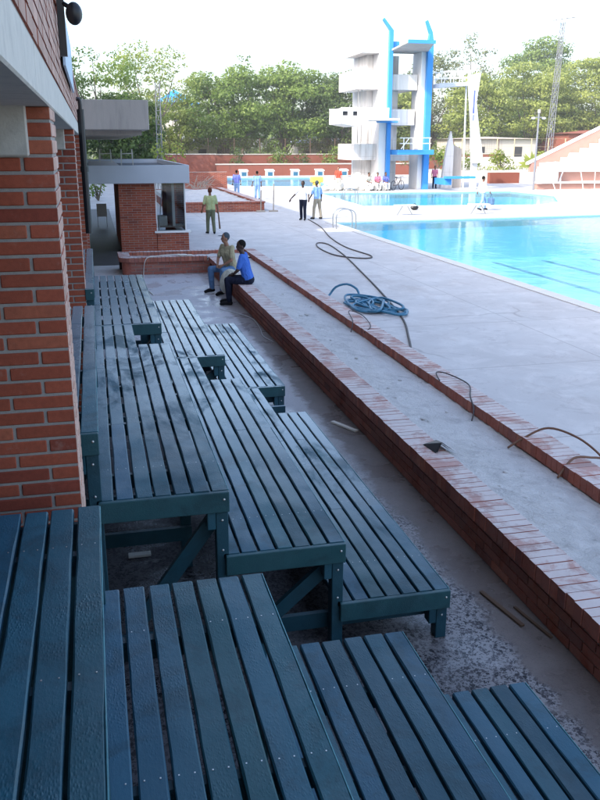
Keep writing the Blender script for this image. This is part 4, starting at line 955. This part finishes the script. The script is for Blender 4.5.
def person(loc, yaw, pose, label, skin, shirt, trousers, shoes='shoe_black', hat=None, hair='hair_black', vox=.011, extra=None, group=None, sleeve=.9, look=0., legcol=None):
    O = empty('person', loc, label, 'person', group); O.rotation_euler = (0, 0, yaw); O.scale = (.96,)*3
    J = {k: Vector(v) for k, v in pose.items()}
    sp = (J['chest']-J['pelvis']); up = sp.normalized(); rt = Vector((1,0,0))
    if 'shr' in J: rt = (J['shr']-J['shl']).normalized()
    hd = J['head']; rot = Matrix.Rotation(look, 3, 'Z')
    def hp(x, y, z): return hd+rot@Vector((x, y, z))
    b = MB()
    def torso(mb, g):
        pe, ch = J['pelvis'], J['chest']
        for s in (-1, 1):
            cap(mb, pe+rt*s*.075, pe.lerp(ch, .5)+rt*s*.07, .105+g, .095+g); cap(mb, pe.lerp(ch, .5)+rt*s*.07, ch+rt*s*.085, .095+g, .105+g)
        cap(mb, J['shl']+(ch-J['shl'])*.25+up*-.01, J['shr']+(ch-J['shr'])*.25+up*-.01, .062+g, .062+g)
    torso(b, 0)
    neck = (J['shl']+J['shr'])/2
    cap(b, neck-up*.02, hd-Vector((0,0,.09)), .058, .052)
    b.ell(hp(0, 0, .015), (.075, .094, .108), 16); b.ell(hp(0, .028, -.065), (.052, .06, .055), 14); b.ell(hp(0, .098, -.022), (.013, .02, .022), 8); b.ell(hp(0, .083, -.062), (.024, .012, .009), 8)
    for s in (-1, 1): b.ell(hp(s*.076, -.005, -.015), (.011, .02, .032), 8)
    for sd in ('l', 'r'):
        sh, el, wr, ha = J['sh'+sd], J['el'+sd], J['wr'+sd], J['ha'+sd]
        cap(b, sh, el, .05, .038); cap(b, el, wr, .038, .026)
        d = (ha-wr).normalized(); side = d.cross(Vector((0, 1, .2))).normalized()
        if side.length < .1: side = Vector((1,0,0))
        palm = wr+d*.05; mbr = d.to_track_quat('Z', 'Y').to_matrix()
        nrm = side.cross(d).normalized()
        b.tube([wr, palm, wr+d*.095], [.026, .036, .034], 8)
        for f, (o_, l_) in enumerate(((-.03, .062), (-.01, .075), (.011, .070), (.03, .055))):
            p0 = wr+d*.085+side*o_; p1 = p0+d*l_*.5+nrm*.006; p2 = p1+d*l_*.4+nrm*.022; cap(b, p0, p1, .0095, .009, 6); cap(b, p1, p2, .009, .008, 6)
        t0 = wr+d*.035-side*.028; t1 = t0+d*.035-side*.022; cap(b, t0, t1, .012, .011, 6); cap(b, t1, t1+d*.03+nrm*.01, .011, .009, 6)
        hpj, kn, an, to = J['hip'+sd], J['kn'+sd], J['an'+sd], J['to'+sd]
        cap(b, hpj, kn, .085, .055); cap(b, kn, kn.lerp(an, .35), .055, .056); cap(b, kn.lerp(an, .35), an, .056, .038); cap(b, an, to, .038, .032)
    body = voxel(b, M[skin], 'body', O, vox)
    c = MB(); torso(c, .016)
    for sd in ('l', 'r'): sh, el = J['sh'+sd], J['el'+sd]; e = sh.lerp(el, sleeve); cap(c, sh, e, .064, .056 if sleeve < 1 else .05)
    c.tube([neck-up*.05, neck+up*.035], [.075, .066], 10)
    if sleeve >= 1:
        for sd in ('l', 'r'): cap(c, J['el'+sd], J['wr'+sd].lerp(J['el'+sd], .1), .05, .036)
    voxel(c, M[shirt], 'shirt', O, vox)
    c = MB(); pe = J['pelvis']
    for s in (-1, 1): cap(c, pe+rt*s*.07+up*.08, pe+rt*s*.075-up*.02, .115, .122)
    for sd in ('l', 'r'):
        hpj, kn, an = J['hip'+sd], J['kn'+sd], J['an'+sd]; cap(c, hpj, kn, .105, .075); cap(c, kn, kn.lerp(an, .4), .075, .07); cap(c, kn.lerp(an, .4), kn.lerp(an, .93), .07, .062)
    voxel(c, M[trousers], 'trousers', O, vox)
    for sd in ('l', 'r'):
        an, to = J['an'+sd], J['to'+sd]; c = MB(); d = (to-an); d.z = 0; d.normalize(); cap(c, an-d*.03-Vector((0,0,.03)), an.lerp(to, .6), .046, .046); cap(c, an.lerp(to, .6), to+d*.03, .046, .036); voxel(c, M[shoes], 'shoe', O, vox)
    c = MB(); c.ell(hp(0, -.018, .035), (.084, .096, .100), 14); h = voxel(c, M[hat or hair], 'cap' if hat else 'hair', O, vox, 1)
    if hat:
        mb = MB(); mb.ell(hp(0, .11, .055), (.06, .075, .008), 12); q = mb; q.v = [tuple(v) for v in q.v]; me = bpy.data.meshes.new('visor'); me.from_pydata(q.v, [], q.f); me.materials.append(M[hat]); v = bpy.data.objects.new('visor', me); COL.objects.link(v); v.parent = h
    for s in (-1, 1):
        mb = MB(); mb.ell(hp(s*.028, .084, .002), (.011, .006, .006), 8); me = bpy.data.meshes.new('eye'); me.from_pydata([tuple(v) for v in mb.v], [], mb.f); me.materials.append(M['hair_black']); v = bpy.data.objects.new('eye', me); COL.objects.link(v); v.parent = O
    return O
def stand(step=0., arml=(0,0), armr=(0,0), lean=0., w=.0):
    """+Y forward. step: stride length, arml/armr: (out, fwd) hand offsets"""
    d = dict(pelvis=(0, 0, .93), chest=(0, lean, 1.30), shl=(-.185, lean, 1.43), shr=(.185, lean, 1.43), head=(0, .03+lean*1.3, 1.64),
             hipl=(-.085, 0, .90), hipr=(.085, 0, .90), knl=(-.10-w, step*.42+.02, .50), knr=(.10+w, -step*.12+.03, .50), anl=(-.11-w*1.5, step*.5, .09), anr=(.11+w*1.5, -step*.5, .09+.05*(step > .3)))
    d['tol'] = (d['anl'][0]-.02, d['anl'][1]+.15, .04); d['tor'] = (d['anr'][0]+.02, d['anr'][1]+.15, .04)
    for sd, s, (o, f) in (('l', -1, arml), ('r', 1, armr)):
        d['el'+sd] = (s*(.24+o*.5), lean+f*.25-.02, 1.15); d['wr'+sd] = (s*(.26+o), lean+f+.03, .92+abs(f)*.3); d['ha'+sd] = (s*(.265+o*1.1), lean+f*1.15+.05, .82+abs(f)*.3)
    return d
def sit(seat=.45, twist=0., lean=.06, hands='lap', spread=.0, feet=.0):
    z = seat+.115
    d = dict(pelvis=(0, 0, z), chest=(0, lean, z+.37), shl=(-.185, lean, z+.50), shr=(.185, lean, z+.50), head=(0, lean+.05, z+.71), hipl=(-.09, .03, z-.02), hipr=(.09, .03, z-.02),
             knl=(-.15-spread, .43, z-.01), knr=(.13+spread, .43, z-.01), anl=(-.14-spread, .40+feet, .09), anr=(.12+spread, .46-feet, .09), tol=(-.16-spread, .55+feet, .04), tor=(.14+spread, .61-feet, .04))
    d['ell'] = (-.26, lean+.08, z+.22); d['elr'] = (.26, lean+.08, z+.22)
    d['wrl'] = (-.10, .32, z+.10); d['wrr'] = (.10, .32, z+.10); d['hal'] = (-.02, .38, z+.07); d['har'] = (.02, .38, z+.07)
    return d
# sitting on the near cap, facing -X (yaw +90)
person((2.93, 18.9, 0), R(118), sit(.45, spread=.10, lean=.10, feet=.05), 'man in beige shirt, jeans and grey cap sitting on the brick planter', 'skin_tan', 'cloth_beige', 'cloth_jeans', hat='cap_grey', vox=.010, look=R(-20), sleeve=.75)
person((3.02, 17.2, 0), R(70), sit(.45, spread=.0, lean=.10), 'man in bright blue shirt and dark trousers sitting with his back turned', 'skin_dark', 'cloth_blue', 'cloth_navy', vox=.010, look=R(25), sleeve=.8)
mb = MB(); mb.tube(smooth_pts([(2.95, 18.05, .47), (2.80, 18.08, .56), (2.68, 18.08, .50), (2.62, 18.1, .30), (2.66, 18.1, .12)], 4), [.03, .05, .07, .078, .08, .085, .08, .085, .08, .085, .08, .085, .08, .075, .065, .05, .03], 10); mb.thing('cloth_bag', M['cloth_cream'], 'pale cloth bag resting between the two sitting men', 'bag', smooth=True)
person((4.22, 31.9, 0), R(5), stand(.18, armr=(.03, .0), arml=(.05, .05)), 'man in light green shirt walking away across the deck', 'skin_brown', 'cloth_sage', 'cloth_olive', hair='hair_brown', vox=.013)
mb = MB(); mb.tube([(4.66, 32.65, .12), (4.60, 32.65, .95)], [.035, .02], 8); mb.thing('machete', M['rust'], 'long brown stick held by the man in light green', 'stick')
person((9.02, 37.0, 0), R(150), stand(.16, arml=(.05, .12), armr=(.30, .10), lean=.02), 'man in white shirt and navy trousers, left of the standing pair', 'skin_dark', 'cloth_white', 'cloth_navy', vox=.013, sleeve=.8)
person((9.75, 37.3, 0), R(20), stand(.10, arml=(.12, .05), lean=.03, w=.05), 'man in pale blue shirt and khaki trousers, right of the standing pair', 'skin_dark', 'cloth_sky', 'cloth_khaki', hair='cap_grey', vox=.013)
person((8.85, 54.0, 0), R(-8), stand(.15), 'man in violet shirt walking away beside the gravel planter', 'skin_brown', 'cloth_violet', 'cloth_sky', vox=.015)
person((9.75, 51.8, 0), R(-5), stand(.12, arml=(.05, .05)), 'man in light blue shirt walking just behind the violet shirt', 'skin_brown', 'cloth_sky', 'cloth_sky', vox=.015)
person((19.3, 40.6, 0), R(-75), stand(.62, arml=(.0, -.15), armr=(.05, .2)), 'man in white striding between the two pools', 'skin_brown', 'cloth_white', 'cloth_sky', vox=.014, sleeve=1.)
mb = MB(); mb.bevbox(19.62, 19.82, 40.2, 40.65, .28, .62, .04); mb.tube(smooth_pts([(19.72, 40.3, .62), (19.72, 40.42, .82), (19.72, 40.55, .62)], 4), .012, 5); mb.thing('bag', M['cloth_jeans'], 'dark blue bag hanging from the hand of the striding man', 'bag')
person((17.4, 60.6, 0), R(160), stand(.05), 'man in red shirt standing by the white sacks left of the tower', 'skin_tan', 'cloth_red', 'cloth_cream', vox=.016)
person((25.4, 61.9, 0.0), R(170), stand(.05), 'dark haired person in pale top by the low springboard', 'skin_brown', 'cloth_pink', 'cloth_navy', vox=.016)
for k, (x, sh, lab) in enumerate(((20.3, 'cloth_pink', 'seated person in pink at the foot of the tower'), (20.9, 'cloth_violet', 'seated person in violet beside the blue fin'), (19.6, 'cloth_cream', 'seated person in cream near the tower foot'))):
    person((x, 60.4, 0), R(180+10*k), sit(.40), lab, 'skin_brown', sh, 'cloth_white', vox=.016)
    mb = MB(); mb.bevbox(x-.22, x+.22, 60.28, 60.68, 0, .40, .02); mb.thing('crate', M['sack_white'], 'pale crate under the %s' % lab.split(' at ')[0].split(' beside')[0].split(' near')[0], 'crate')
# pile of sacks and drums
for k in range(11):
    x = 15.6+k*.36; y = 60.8+.3*math.sin(k*2.3); s = random.uniform(.16, .28); mb = MB(); mb.ell((x, y, s*.8), (s*1.2, s, s*.85), 10); mb.ell((x+.05, y, s*1.6), (s*.5, s*.4, s*.5), 8)
    mb.thing('sack', M['sack_white'], 'white sack in the pile left of the diving tower', 'sack', 'white sacks piled left of the tower', smooth=True)
mb = MB(); mb.bevbox(15.7, 16.6, 61.8, 62.3, .55, .95, .05); mb.bevbox(15.9, 16.4, 61.85, 62.25, 0, .549, .02); mb.thing('cart', [M['yellow_paint']], 'bright yellow cart behind the white sacks', 'cart')
mb = MB(); mb.bevbox(18.9, 19.2, 61, 61.3, 0, 1.25, .03); mb.bevbox(17.9, 18.1, 61.0, 61.2, 0, 1.1, .03) if False else None; mb.thing('post', M['white_paint'], 'white box post beside the seated group at the tower foot', 'post')
# bicycle
BC = empty('bicycle', (21.95, 60.6, 0), 'dark bicycle leaning by the blue fin of the tower', 'bicycle')
for dx in (-.5, .5):
    mb = MB(); mb.tube([(21.95+dx*.75, 60.6+dx*.6+.33*math.cos(a)*.5, .34+.33*math.sin(a)) if False else (21.95+dx*.8+.33*math.cos(a)*.8, 60.6+dx*.5+.33*math.cos(a)*.5, .34+.33*math.sin(a)) for a in [i*math.pi/10 for i in range(21)]], .022, 5, caps=False); mb.build('wheel', M['black_metal'], BC)
mb = MB(); f = lambda u, z: (21.95+u*.8, 60.6+u*.5, z)
for a, b in ((f(-.5, .34), f(-.15, .85)), (f(-.15, .85), f(.38, .85)), (f(.38, .95), f(.5, .34)), (f(-.5, .34), f(0, .34)), (f(0, .34), f(-.15, .85)), (f(0, .34), f(.4, .8))): mb.tube([a, b], .02, 6)
mb.build('frame', M['rust'], BC)
mb = MB(); mb.tube([(22.1, 60.95, 1.0), (22.42, 60.62, 1.0)], .015, 5); mb.build('handlebar', M['black_metal'], BC)
mb = MB(); mb.ell(f(-.18, .92), (.12, .07, .04), 8); mb.build('saddle', M['black_metal'], BC)
# brooms standing at the second planter
for x, lab, t in ((8.1, 'wooden post standing at the corner of the gravel planter, the shorter one', 1.05), (8.75, 'wooden post standing beside the gravel planter corner, the taller one', 1.35)):
    mb = MB(); mb.tube([(x, 42.2, 0), (x+.03, 42.2, t)], .03, 6); mb.bevbox(x-.22, x+.22, 42.1, 42.3, 0, .07, .01); mb.thing('broom', M['wood_grey'], lab, 'broom')
mb = MB()
rnd = random.Random(8)
for k in range(26):
    a = rnd.uniform(0, 3.1); p = Vector((7.1+rnd.uniform(-.5, .5), 60, 0)); mb.tube(smooth_pts([p, p+Vector((math.cos(a)*.5, .1, .5+rnd.random()*.3)), p+Vector((math.cos(a)*1.0, 0, .3+rnd.random()*.9))], 3), .018, 4)
mb.thing('brush_pile', M['wood_grey'], 'heap of bare cut branches behind the gravel planter', 'branches')

# light haze over the far grounds
t = NT('haze'); v = t.n('ShaderNodeVolumeScatter'); v.inputs['Color'].default_value = (.95, .97, 1, 1); v.inputs['Density'].default_value = .0022; v.inputs['Anisotropy'].default_value = .2; t.l(v.outputs[0], t.out.inputs['Volume']); M['haze'] = t.m
mb = MB(); mb.box(-55, 145, 67, 160, -.01, 26); tag(mb.build('haze', M['haze']), kind='structure')
